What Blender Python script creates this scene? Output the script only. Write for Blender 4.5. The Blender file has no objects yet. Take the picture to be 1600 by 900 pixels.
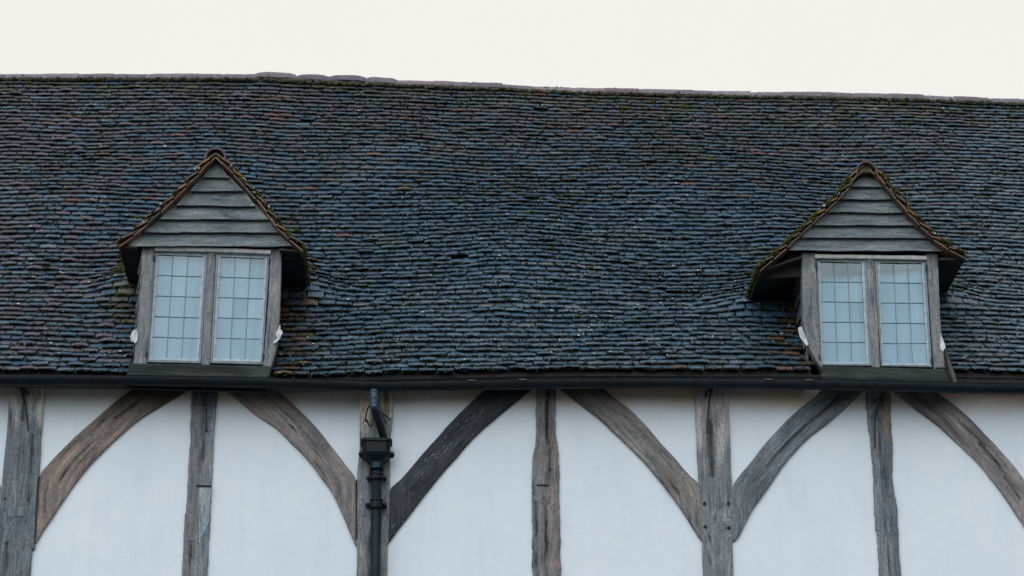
import bpy, math, random
import numpy as np
from mathutils import Vector, Matrix, noise
random.seed(11)
rnd = random.random
def U(a, b): return a + (b - a) * random.random()
sc = bpy.context.scene
COL = sc.collection

# ------------------------------------------------------------------ camera
FPX = 4000.0                      # focal length in pixels of the 1600 px wide photograph
PITCH = math.radians(21.0)
YAW = math.radians(2.2)
CAM = Vector((0.0, -23.1, 1.6))
cam = bpy.data.cameras.new('camera')
cam.sensor_width = 36.0
cam.lens = FPX / 1600.0 * 36.0
cam.clip_end = 2000.0
camo = bpy.data.objects.new('camera', cam)
COL.objects.link(camo)
camo.location = CAM
camo.rotation_euler = (math.radians(90) + PITCH, 0.0, -YAW)
sc.camera = camo

# ------------------------------------------------------------------ light
SUN_EL = math.radians(46.0)
SUN_AZ = math.radians(198.0)      # compass style: 0 = +Y, 90 = +X; behind the camera, a little to its left
sun_dir = Vector((math.sin(SUN_AZ) * math.cos(SUN_EL), math.cos(SUN_AZ) * math.cos(SUN_EL), math.sin(SUN_EL)))
sl = bpy.data.lights.new('sun', 'SUN')
sl.energy = 1.3
sl.angle = math.radians(75.0)
sl.color = (1.0, 0.985, 0.96)
so = bpy.data.objects.new('sun', sl)
COL.objects.link(so)
so.rotation_euler = sun_dir.to_track_quat('Z', 'Y').to_euler()
w = bpy.data.worlds.new('World')
sc.world = w
w.use_nodes = True
nt = w.node_tree
nt.nodes.clear()
wo = nt.nodes.new('ShaderNodeOutputWorld')
bg = nt.nodes.new('ShaderNodeBackground')
bg.inputs['Strength'].default_value = 0.1
sky = nt.nodes.new('ShaderNodeTexSky')
sky.sky_type = 'NISHITA'
sky.sun_disc = False
sky.sun_elevation = SUN_EL
sky.sun_rotation = SUN_AZ
sky.air_density = 1.0
sky.dust_density = 1.5
# thin overcast: nearly closed white cloud beyond the roof, thinner (bluer) overhead and behind the camera
tc = nt.nodes.new('ShaderNodeTexCoord')
sx = nt.nodes.new('ShaderNodeSeparateXYZ')
nt.links.new(tc.outputs['Generated'], sx.inputs[0])
mr = nt.nodes.new('ShaderNodeMapRange')
mr.interpolation_type = 'SMOOTHSTEP'
mr.inputs['From Min'].default_value = -0.9
mr.inputs['From Max'].default_value = 0.75
mr.inputs['To Min'].default_value = 0.60
mr.inputs['To Max'].default_value = 0.97
nt.links.new(sx.outputs['Y'], mr.inputs['Value'])
cn = nt.nodes.new('ShaderNodeTexNoise')
cn.inputs['Scale'].default_value = 2.2
cn.inputs['Detail'].default_value = 4.0
nt.links.new(tc.outputs['Generated'], cn.inputs['Vector'])
cr = nt.nodes.new('ShaderNodeMix'); cr.data_type = 'RGBA'
cr.inputs[6].default_value = (6.85, 6.60, 6.20, 1)
cr.inputs[7].default_value = (6.25, 6.14, 5.92, 1)
nt.links.new(cn.outputs['Fac'], cr.inputs[0])
mx = nt.nodes.new('ShaderNodeMix'); mx.data_type = 'RGBA'
nt.links.new(mr.outputs[0], mx.inputs[0])
nt.links.new(sky.outputs[0], mx.inputs[6])
nt.links.new(cr.outputs[2], mx.inputs[7])
nt.links.new(mx.outputs[2], bg.inputs['Color'])
nt.links.new(bg.outputs[0], wo.inputs['Surface'])
sc.view_settings.view_transform = 'Standard'
sc.view_settings.look = 'None'
sc.view_settings.exposure = 0.50
sc.view_settings.gamma = 1.0
sc.view_settings.use_curve_mapping = False

# ------------------------------------------------------------------ projecting measured outlines onto real planes
_f = Vector((math.sin(YAW) * math.cos(PITCH), math.cos(YAW) * math.cos(PITCH), math.sin(PITCH)))
_r = Vector((math.cos(YAW), -math.sin(YAW), 0.0))
_u = _r.cross(_f)
def ray(px, py):
    return (_f * FPX + _r * (px - 800.0) + _u * (450.0 - py)).normalized()
def at(px, py, y=0.0, lean=0.0, z0=0.0):
    """point of the plane  Y = y + (Z - z0) * lean  seen at that pixel of the photograph"""
    d = ray(px, py)
    t = (y + (CAM.z - z0) * lean - CAM.y) / (d.y - d.z * lean)
    return CAM + d * t

WALLY = -0.17      # front of the plaster; the eaves overhang it by about 0.3 m
# ------------------------------------------------------------------ materials
def newmat(name):
    m = bpy.data.materials.new(name)
    m.use_nodes = True
    n = m.node_tree
    p = n.nodes['Principled BSDF']
    return m, n, p
def nd(n, kind, **kw):
    x = n.nodes.new(kind)
    for k, v in kw.items():
        if k in x.inputs: x.inputs[k].default_value = v
        else: setattr(x, k, v)
    return x
def ramp(n, pts):
    r = n.nodes.new('ShaderNodeValToRGB')
    el = r.color_ramp.elements
    while len(el) < len(pts): el.new(0.5)
    for e, (p, c) in zip(el, pts):
        e.position = p
        e.color = (*c, 1) if len(c) == 3 else c
    return r
def mixc(n, blend='MIX', fac=None):
    m = n.nodes.new('ShaderNodeMix'); m.data_type = 'RGBA'; m.blend_type = blend
    if fac is not None: m.inputs[0].default_value = fac
    return m
def g(v): return (v, v, v)

def wood(name, dark, light, rough=0.85, gs=1.0, bump=0.5):
    m, n, p = newmat(name)
    uv = nd(n, 'ShaderNodeUVMap', uv_map='UVMap')
    mp = nd(n, 'ShaderNodeMapping'); mp.inputs['Scale'].default_value = (120 * gs, 4.5 * gs, 1)
    n.links.new(uv.outputs[0], mp.inputs[0])
    n1 = nd(n, 'ShaderNodeTexNoise', Scale=1.0, Detail=5.0, Roughness=0.65, Distortion=0.6)
    n.links.new(mp.outputs[0], n1.inputs['Vector'])
    mp2 = nd(n, 'ShaderNodeMapping'); mp2.inputs['Scale'].default_value = (30 * gs, 2.2 * gs, 1)
    mp2.inputs['Location'].default_value = (3.3, 7.1, 0)
    n.links.new(uv.outputs[0], mp2.inputs[0])
    n2 = nd(n, 'ShaderNodeTexNoise', Scale=1.0, Detail=8.0, Roughness=0.68, Distortion=0.5)
    n.links.new(mp2.outputs[0], n2.inputs['Vector'])
    av = nd(n, 'ShaderNodeMath', operation='ADD')
    n.links.new(n1.outputs['Fac'], av.inputs[0]); n.links.new(n2.outputs['Fac'], av.inputs[1])
    r = ramp(n, [(0.34, dark), (0.62, light)])
    hf = nd(n, 'ShaderNodeMath', operation='MULTIPLY'); hf.inputs[1].default_value = 0.5
    n.links.new(av.outputs[0], hf.inputs[0]); n.links.new(hf.outputs[0], r.inputs[0])
    # fine dark checks along the grain
    mp3 = nd(n, 'ShaderNodeMapping'); mp3.inputs['Scale'].default_value = (150 * gs, 4.0 * gs, 1)
    n.links.new(uv.outputs[0], mp3.inputs[0])
    n3 = nd(n, 'ShaderNodeTexNoise', Scale=1.0, Detail=2.0, Roughness=0.5, Distortion=0.3)
    n.links.new(mp3.outputs[0], n3.inputs['Vector'])
    r3 = ramp(n, [(0.32, g(0.40)), (0.40, g(1.0))])
    n.links.new(n3.outputs['Fac'], r3.inputs[0])
    mu = mixc(n, 'MULTIPLY', 1.0)
    n.links.new(r.outputs[0], mu.inputs[6]); n.links.new(r3.outputs[0], mu.inputs[7])
    at_ = nd(n, 'ShaderNodeAttribute', attribute_name='Col')
    mu2 = mixc(n, 'MULTIPLY', 1.0)
    n.links.new(mu.outputs[2], mu2.inputs[6]); n.links.new(at_.outputs['Color'], mu2.inputs[7])
    # blotches of greenish and brown weathering
    ge = nd(n, 'ShaderNodeNewGeometry')
    n4 = nd(n, 'ShaderNodeTexNoise', Scale=4.0, Detail=8.0, Roughness=0.65)
    n.links.new(ge.outputs['Position'], n4.inputs['Vector'])
    r4 = ramp(n, [(0.34, (0.76, 0.82, 0.87)), (0.52, (1.0, 1.0, 1.0)), (0.68, (1.08, 1.0, 0.97))])
    n.links.new(n4.outputs['Fac'], r4.inputs[0])
    mu3 = mixc(n, 'MULTIPLY', 1.0)
    n.links.new(mu2.outputs[2], mu3.inputs[6]); n.links.new(r4.outputs[0], mu3.inputs[7])
    mp6 = nd(n, 'ShaderNodeMapping'); mp6.inputs['Scale'].default_value = (13 * gs, 1.4 * gs, 1); mp6.inputs['Location'].default_value = (1.7, 4.9, 0)
    n.links.new(uv.outputs[0], mp6.inputs[0])
    n6 = nd(n, 'ShaderNodeTexNoise', Scale=1.0, Detail=7.0, Roughness=0.7, Distortion=0.4)
    n.links.new(mp6.outputs[0], n6.inputs['Vector'])
    r6 = ramp(n, [(0.34, (0.38, 0.44, 0.50)), (0.46, (0.90, 0.92, 0.95)), (0.57, g(1.0)), (0.69, (1.55, 1.52, 1.46))])
    n.links.new(n6.outputs['Fac'], r6.inputs[0])
    n7 = nd(n, 'ShaderNodeTexNoise', Scale=38.0, Detail=6.0, Roughness=0.75)
    n.links.new(ge.outputs['Position'], n7.inputs['Vector'])
    r7 = ramp(n, [(0.32, g(0.62)), (0.5, g(1.0)), (0.70, g(1.30))])
    n.links.new(n7.outputs['Fac'], r7.inputs[0])
    mu7 = mixc(n, 'MULTIPLY', 1.0)
    n.links.new(mu3.outputs[2], mu7.inputs[6]); n.links.new(r7.outputs[0], mu7.inputs[7]); mu3 = mu7
    mu6 = mixc(n, 'MULTIPLY', 1.0)
    n.links.new(mu3.outputs[2], mu6.inputs[6]); n.links.new(r6.outputs[0], mu6.inputs[7])
    n.links.new(mu6.outputs[2], p.inputs['Base Color'])
    p.inputs['Roughness'].default_value = rough
    p.inputs['Specular IOR Level'].default_value = 0.3
    b = nd(n, 'ShaderNodeBump', Strength=bump, Distance=0.006)
    n.links.new(av.outputs[0], b.inputs['Height'])
    n.links.new(b.outputs[0], p.inputs['Normal'])
    return m

def simple(name, col, rough=0.6, metal=0.0, var=0.25, scale=20.0, attr=False, bump=0.2, bd=0.004, spec=0.5):
    m, n, p = newmat(name)
    ge = nd(n, 'ShaderNodeNewGeometry')
    n1 = nd(n, 'ShaderNodeTexNoise', Scale=scale, Detail=5.0, Roughness=0.6)
    n.links.new(ge.outputs['Position'], n1.inputs['Vector'])
    r = ramp(n, [(0.3, tuple(c * (1 - var) for c in col)), (0.7, tuple(c * (1 + var) for c in col))])
    n.links.new(n1.outputs['Fac'], r.inputs[0])
    out = r.outputs[0]
    if attr:
        a = nd(n, 'ShaderNodeAttribute', attribute_name='Col')
        mu = mixc(n, 'MULTIPLY', 1.0)
        n.links.new(out, mu.inputs[6]); n.links.new(a.outputs['Color'], mu.inputs[7])
        out = mu.outputs[2]
    n.links.new(out, p.inputs['Base Color'])
    p.inputs['Roughness'].default_value = rough
    p.inputs['Metallic'].default_value = metal
    p.inputs['Specular IOR Level'].default_value = spec
    b = nd(n, 'ShaderNodeBump', Strength=bump, Distance=bd)
    n.links.new(n1.outputs['Fac'], b.inputs['Height'])
    n.links.new(b.outputs[0], p.inputs['Normal'])
    return m

def tile_mat():
    m, n, p = newmat('clay_tile')
    a = nd(n, 'ShaderNodeAttribute', attribute_name='Col')
    ge = nd(n, 'ShaderNodeNewGeometry')
    # mottling within a tile
    n1 = nd(n, 'ShaderNodeTexNoise', Scale=28.0, Detail=6.0, Roughness=0.65)
    n.links.new(ge.outputs['Position'], n1.inputs['Vector'])
    r1 = ramp(n, [(0.30, g(0.62)), (0.70, g(1.42))])
    n.links.new(n1.outputs['Fac'], r1.inputs[0])
    m1 = mixc(n, 'MULTIPLY', 1.0)
    n.links.new(a.outputs['Color'], m1.inputs[6]); n.links.new(r1.outputs[0], m1.inputs[7])
    # patches of green algae film
    n2 = nd(n, 'ShaderNodeTexNoise', Scale=1.6, Detail=7.0, Roughness=0.7)
    n.links.new(ge.outputs['Position'], n2.inputs['Vector'])
    r2 = ramp(n, [(0.53, g(0.0)), (0.70, g(0.75))])
    n.links.new(n2.outputs['Fac'], r2.inputs[0])
    m2 = mixc(n)
    n.links.new(r2.outputs[0], m2.inputs[0]); n.links.new(m1.outputs[2], m2.inputs[6])
    m2.inputs[7].default_value = (0.035, 0.050, 0.034, 1)
    # small grey-white lichen crusts
    n3 = nd(n, 'ShaderNodeTexNoise', Scale=70.0, Detail=3.0, Roughness=0.6)
    n.links.new(ge.outputs['Position'], n3.inputs['Vector'])
    n4 = nd(n, 'ShaderNodeTexNoise', Scale=0.9, Detail=3.0)
    n.links.new(ge.outputs['Position'], n4.inputs['Vector'])
    ad = nd(n, 'ShaderNodeMath', operation='MULTIPLY_ADD'); ad.inputs[1].default_value = 0.35
    n.links.new(n4.outputs['Fac'], ad.inputs[0]); n.links.new(n3.outputs['Fac'], ad.inputs[2])
    r3 = ramp(n, [(0.80, g(0.0)), (0.88, g(0.55))])
    n.links.new(ad.outputs[0], r3.inputs[0])
    m3 = mixc(n)
    n.links.new(r3.outputs[0], m3.inputs[0]); n.links.new(m2.outputs[2], m3.inputs[6])
    m3.inputs[7].default_value = (0.22, 0.26, 0.27, 1)
    n.links.new(m3.outputs[2], p.inputs['Base Color'])
    p.inputs['Roughness'].default_value = 0.52
    p.inputs['Specular IOR Level'].default_value = 0.45
    b = nd(n, 'ShaderNodeBump', Strength=0.6, Distance=0.004)
    n5 = nd(n, 'ShaderNodeTexNoise', Scale=90.0, Detail=5.0, Roughness=0.7)
    n.links.new(ge.outputs['Position'], n5.inputs['Vector'])
    n.links.new(n5.outputs['Fac'], b.inputs['Height'])
    n.links.new(b.outputs[0], p.inputs['Normal'])
    return m

def plaster_mat():
    m, n, p = newmat('limewashed_plaster')
    ge = nd(n, 'ShaderNodeNewGeometry')
    n1 = nd(n, 'ShaderNodeTexNoise', Scale=1.3, Detail=6.0, Roughness=0.6)
    n.links.new(ge.outputs['Position'], n1.inputs['Vector'])
    r1 = ramp(n, [(0.3, (0.60, 0.705, 0.795)), (0.7, (0.665, 0.755, 0.835))])
    n.links.new(n1.outputs['Fac'], r1.inputs[0])
    # rain-washed brown stain under the eaves
    s = nd(n, 'ShaderNodeSeparateXYZ'); n.links.new(ge.outputs['Position'], s.inputs[0])
    mz = nd(n, 'ShaderNodeMapRange'); mz.interpolation_type = 'SMOOTHSTEP'
    mz.inputs['From Min'].default_value = STAIN_Z - 0.42; mz.inputs['From Max'].default_value = STAIN_Z + 0.02
    n.links.new(s.outputs['Z'], mz.inputs['Value'])
    mp = nd(n, 'ShaderNodeMapping'); mp.inputs['Scale'].default_value = (1.25, 1.0, 1.4); mp.inputs['Location'].default_value = (0.62, 0, 0.1)
    n.links.new(ge.outputs['Position'], mp.inputs[0])
    n2 = nd(n, 'ShaderNodeTexNoise', Scale=1.5, Detail=5.0, Roughness=0.62)
    n.links.new(mp.outputs[0], n2.inputs['Vector'])
    ml = nd(n, 'ShaderNodeMath', operation='MULTIPLY')
    n.links.new(mz.outputs[0], ml.inputs[0]); n.links.new(n2.outputs['Fac'], ml.inputs[1])
    r2 = ramp(n, [(0.26, g(0.0)), (0.52, g(0.8))])
    n.links.new(ml.outputs[0], r2.inputs[0])
    mm = mixc(n)
    n.links.new(r2.outputs[0], mm.inputs[0]); n.links.new(r1.outputs[0], mm.inputs[6])
    mm.inputs[7].default_value = (0.56, 0.46, 0.33, 1)
    # faint rain streaks and grubby patches
    mpd = nd(n, 'ShaderNodeMapping'); mpd.inputs['Scale'].default_value = (9.0, 1.0, 0.9)
    n.links.new(ge.outputs['Position'], mpd.inputs[0])
    nds = nd(n, 'ShaderNodeTexNoise', Scale=1.0, Detail=6.0, Roughness=0.7)
    n.links.new(mpd.outputs[0], nds.inputs['Vector'])
    rds = ramp(n, [(0.32, (0.955, 0.96, 0.965)), (0.50, g(1.0)), (0.72, (1.01, 1.005, 0.995))])
    n.links.new(nds.outputs['Fac'], rds.inputs[0])
    ndb = nd(n, 'ShaderNodeTexNoise', Scale=2.6, Detail=9.0, Roughness=0.75)
    n.links.new(ge.outputs['Position'], ndb.inputs['Vector'])
    rdb = ramp(n, [(0.30, (0.90, 0.91, 0.90)), (0.40, g(1.0))])
    n.links.new(ndb.outputs['Fac'], rdb.inputs[0])
    ma_ = mixc(n, 'MULTIPLY', 1.0); mb_ = mixc(n, 'MULTIPLY', 1.0)
    n.links.new(mm.outputs[2], ma_.inputs[6]); n.links.new(rds.outputs[0], ma_.inputs[7])
    n.links.new(ma_.outputs[2], mb_.inputs[6]); n.links.new(rdb.outputs[0], mb_.inputs[7])
    n.links.new(mb_.outputs[2], p.inputs['Base Color'])
    p.inputs['Roughness'].default_value = 0.9
    p.inputs['Specular IOR Level'].default_value = 0.2
    n3 = nd(n, 'ShaderNodeTexNoise', Scale=9.0, Detail=8.0, Roughness=0.6)
    n.links.new(ge.outputs['Position'], n3.inputs['Vector'])
    b = nd(n, 'ShaderNodeBump', Strength=0.35, Distance=0.012)
    n.links.new(n3.outputs['Fac'], b.inputs['Height'])
    n.links.new(b.outputs[0], p.inputs['Normal'])
    return m

def glass_mat():
    m, n, p = newmat('old_window_glass')
    out = [x for x in n.nodes if x.type == 'OUTPUT_MATERIAL'][0]
    n.nodes.remove(p)
    tr = nd(n, 'ShaderNodeBsdfTransparent'); tr.inputs[0].default_value = (0.80, 0.87, 0.90, 1)
    gl = nd(n, 'ShaderNodeBsdfGlossy'); gl.inputs['Roughness'].default_value = 0.06
    gl.inputs['Color'].default_value = (0.74, 0.87, 0.95, 1)
    ge = nd(n, 'ShaderNodeNewGeometry')
    n1 = nd(n, 'ShaderNodeTexNoise', Scale=4.0, Detail=2.0)
    n.links.new(ge.outputs['Position'], n1.inputs['Vector'])
    b = nd(n, 'ShaderNodeBump', Strength=0.5, Distance=0.01)
    n.links.new(n1.outputs['Fac'], b.inputs['Height']); n.links.new(b.outputs[0], gl.inputs['Normal'])
    mx = nd(n, 'ShaderNodeMixShader'); oi = nd(n, 'ShaderNodeObjectInfo'); mq = nd(n, 'ShaderNodeMapRange'); mq.inputs['To Min'].default_value = 0.058; mq.inputs['To Max'].default_value = 0.074
    n.links.new(oi.outputs['Random'], mq.inputs['Value']); n.links.new(mq.outputs[0], mx.inputs[0])
    n.links.new(tr.outputs[0], mx.inputs[1]); n.links.new(gl.outputs[0], mx.inputs[2])
    n.links.new(mx.outputs[0], out.inputs[0])
    return m

STAIN_Z = at(800, 606, WALLY).z
M_TILE = tile_mat()
M_PLASTER = plaster_mat()
M_GLASS = glass_mat()
M_OAK = wood('silvered_oak', (0.085, 0.102, 0.116), (0.265, 0.292, 0.312))
M_OAKBROWN = wood('brown_grey_oak', (0.085, 0.088, 0.090), (0.290, 0.288, 0.280))
M_OAKBLUE = wood('blue_grey_oak', (0.050, 0.070, 0.085), (0.205, 0.245, 0.272))
M_OAKDARK = wood('dark_tarred_oak', (0.014, 0.018, 0.023), (0.062, 0.070, 0.082))
M_FRAME = wood('window_frame_oak', (0.125, 0.138, 0.150), (0.235, 0.25, 0.262), gs=1.4)
M_BOARD = wood('weatherboard_oak', (0.070, 0.092, 0.104), (0.185, 0.225, 0.245), gs=1.2)
M_DARKWOOD = wood('dark_wood', (0.010, 0.014, 0.014), (0.038, 0.046, 0.043), gs=1.2)  # darker wood for sills, side board and one cheek
M_MOSS = simple('moss', (0.040, 0.048, 0.014), 0.95, var=0.5, scale=40, attr=True, bump=0.8, bd=0.01, spec=0.1)
M_MOSSSHADE = simple('dark_moss_and_shade', (0.010, 0.013, 0.010), 0.95, var=0.5, scale=50, attr=True, bump=0.8, bd=0.01, spec=0.1)  # near-black: real moss bits plus painted shade in the tile joints
M_LICHEN = simple('pale_lichen', (0.46, 0.51, 0.52), 0.9, var=0.25, scale=60, attr=True, spec=0.2)
M_RIDGE = simple('ridge_clay', (0.135, 0.125, 0.155), 0.85, var=0.4, scale=22, attr=True, bump=0.6, bd=0.01)
M_MORTAR = simple('mossy_mortar', (0.060, 0.066, 0.045), 0.95, var=0.5, scale=30, bump=0.8, bd=0.015)
M_IRON = simple('black_painted_iron', (0.003, 0.008, 0.013), 0.55, var=0.5, scale=14, attr=True, bump=0.3, spec=0.22)
M_BLUEIRON = simple('blue_coupling_paint', (0.010, 0.040, 0.080), 0.3, var=0.5, scale=25, bump=0.2)
M_LEADED = simple('lead_came', (0.13, 0.18, 0.21), 0.5, var=0.2, scale=30)
M_CASE = simple('weathered_casement_paint', (0.20, 0.25, 0.28), 0.6, var=0.3, scale=18, attr=True, bump=0.3)
M_PALE = simple('flaking_pale_paint', (0.40, 0.42, 0.43), 0.8, var=0.25, scale=18, attr=True, bump=0.4)
M_FLASH = simple('white_flashing', (0.42, 0.47, 0.52), 0.6, var=0.4, scale=14, bump=0.4)
M_CURTAIN = simple('pale_blue_net', (0.19, 0.345, 0.43), 0.9, var=0.05, scale=3.0, attr=True, bump=0.0)
M_CABLE = simple('black_cable_rubber', (0.012, 0.013, 0.015), 0.6, var=0.2)
M_FELT = simple('dark_roof_boarding', (0.018, 0.018, 0.020), 0.95, var=0.3)
M_PEG = simple('dark_oak_peg', (0.014, 0.014, 0.016), 0.9, var=0.3)
M_GROUND = simple('yard_gravel', (0.05, 0.048, 0.044), 0.95, var=0.4, scale=3.0, bump=0.5, bd=0.02)

# ------------------------------------------------------------------ mesh helpers
class MB:
    def __init__(s): s.v = []; s.f = []; s.c = []; s.uv = []
    def add(s, vs, fs, col=(1, 1, 1), uvs=None):
        """col: one colour or one per vertex; uvs one per vertex"""
        o = len(s.v)
        s.v.extend([tuple(v) for v in vs])
        s.f.extend([tuple(i + o for i in f) for f in fs])
        if len(col) == 3 and not hasattr(col[0], '__len__'): s.c.extend([tuple(col)] * len(vs))
        else: s.c.extend([tuple(c) for c in col])
        s.uv.extend(uvs if uvs else [(v[0], v[2]) for v in vs])
    def mesh(s, name, mat, smooth=False):
        me = bpy.data.meshes.new(name)
        me.from_pydata(s.v, [], s.f)
        a = me.color_attributes.new('Col', 'FLOAT_COLOR', 'POINT')
        arr = np.ones((len(s.v), 4), dtype=np.float32); arr[:, :3] = np.array(s.c, dtype=np.float32).reshape(-1, 3)
        a.data.foreach_set('color', arr.ravel())
        ul = me.uv_layers.new(name='UVMap')
        li = np.empty(len(me.loops), dtype=np.int32); me.loops.foreach_get('vertex_index', li)
        ul.data.foreach_set('uv', np.array(s.uv, dtype=np.float32).reshape(-1, 2)[li].ravel())
        me.materials.append(mat)
        if smooth: me.polygons.foreach_set('use_smooth', [True] * len(me.polygons))
        me.update()
        return me
    def build(s, name, mat, parent=None, smooth=False, **props):
        o = bpy.data.objects.new(name, s.mesh(name, mat, smooth))
        COL.objects.link(o)
        if parent: o.parent = parent
        for k, v in props.items(): o[k] = v
        return o
def empty(name, loc, **props):
    o = bpy.data.objects.new(name, None); COL.objects.link(o); o.location = loc
    o.empty_display_size = 0.3
    for k, v in props.items(): o[k] = v
    return o
def settle(root):
    """keep children (built in world coordinates) where they are under a moved root"""
    inv = Matrix.Translation(-root.location)
    for c in root.children: c.matrix_parent_inverse = inv

def box(mb, x0, x1, y0, y1, z0, z1, col=(1, 1, 1)):
    vs = [(x, y, z) for x in (x0, x1) for y in (y0, y1) for z in (z0, z1)]
    mb.add(vs, [(0, 1, 3, 2), (4, 6, 7, 5), (0, 4, 5, 1), (2, 3, 7, 6), (0, 2, 6, 4), (1, 5, 7, 3)], col)
def prism(mb, pts, back, col=(1, 1, 1)):
    """outline pts (3D) extruded by the vector back"""
    n = len(pts); b = [p + back for p in pts]
    mb.add(list(pts) + b, [tuple(range(n)), tuple(range(2 * n - 1, n - 1, -1))] + [(i, i + n, (i + 1) % n + n, (i + 1) % n) for i in range(n)], col)
def tube(mb, pts, r, seg=10, col=(1, 1, 1), cap=True):
    pts = [Vector(p) for p in pts]; rs = r if hasattr(r, '__len__') else [r] * len(pts)
    vs = []
    for i, p in enumerate(pts):
        d = (pts[min(i + 1, len(pts) - 1)] - pts[max(i - 1, 0)]).normalized()
        a = d.cross(Vector((0, 1, 0)) if abs(d.y) < 0.9 else Vector((1, 0, 0))).normalized(); b = d.cross(a)
        for k in range(seg):
            t = 2 * math.pi * k / seg
            vs.append(p + (a * math.cos(t) + b * math.sin(t)) * rs[i])
    fs = [(i * seg + k, i * seg + (k + 1) % seg, (i + 1) * seg + (k + 1) % seg, (i + 1) * seg + k) for i in range(len(pts) - 1) for k in range(seg)]
    if cap: fs += [tuple(range(seg - 1, -1, -1)), tuple(range((len(pts) - 1) * seg, len(pts) * seg))]
    mb.add(vs, fs, col)
def interp(pts, x):
    if x <= pts[0][0]:
        (a, b), (c, d) = pts[0], pts[1]
    elif x >= pts[-1][0]:
        (a, b), (c, d) = pts[-2], pts[-1]
        return b if c == a else b + (d - b) * (x - a) / (c - a)
    else:
        for (a, b), (c, d) in zip(pts, pts[1:]):
            if a <= x <= c: break
    return b + (d - b) * (x - a) / (c - a)
def resample(pts, n):
    """polyline (any dimension vectors) to n points evenly spaced, smoothed by Catmull-Rom"""
    P = [Vector(p) for p in pts]
    if len(P) > 2:
        Q = []
        for i in range(len(P) - 1):
            p0 = P[max(i - 1, 0)]; p1 = P[i]; p2 = P[i + 1]; p3 = P[min(i + 2, len(P) - 1)]
            for k in range(6):
                t = k / 6
                Q.append(0.5 * ((2 * p1) + (p2 - p0) * t + (2 * p0 - 5 * p1 + 4 * p2 - p3) * t * t + (3 * p1 - p0 - 3 * p2 + p3) * t ** 3))
        Q.append(P[-1]); P = Q
    L = [0.0]
    for a, b in zip(P, P[1:]): L.append(L[-1] + (b - a).length)
    out = []; j = 0
    for i in range(n):
        s = L[-1] * i / (n - 1)
        while j < len(P) - 2 and L[j + 1] < s: j += 1
        t = (s - L[j]) / max(L[j + 1] - L[j], 1e-9)
        out.append(P[j].lerp(P[j + 1], min(max(t, 0), 1)))
    return out

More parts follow.
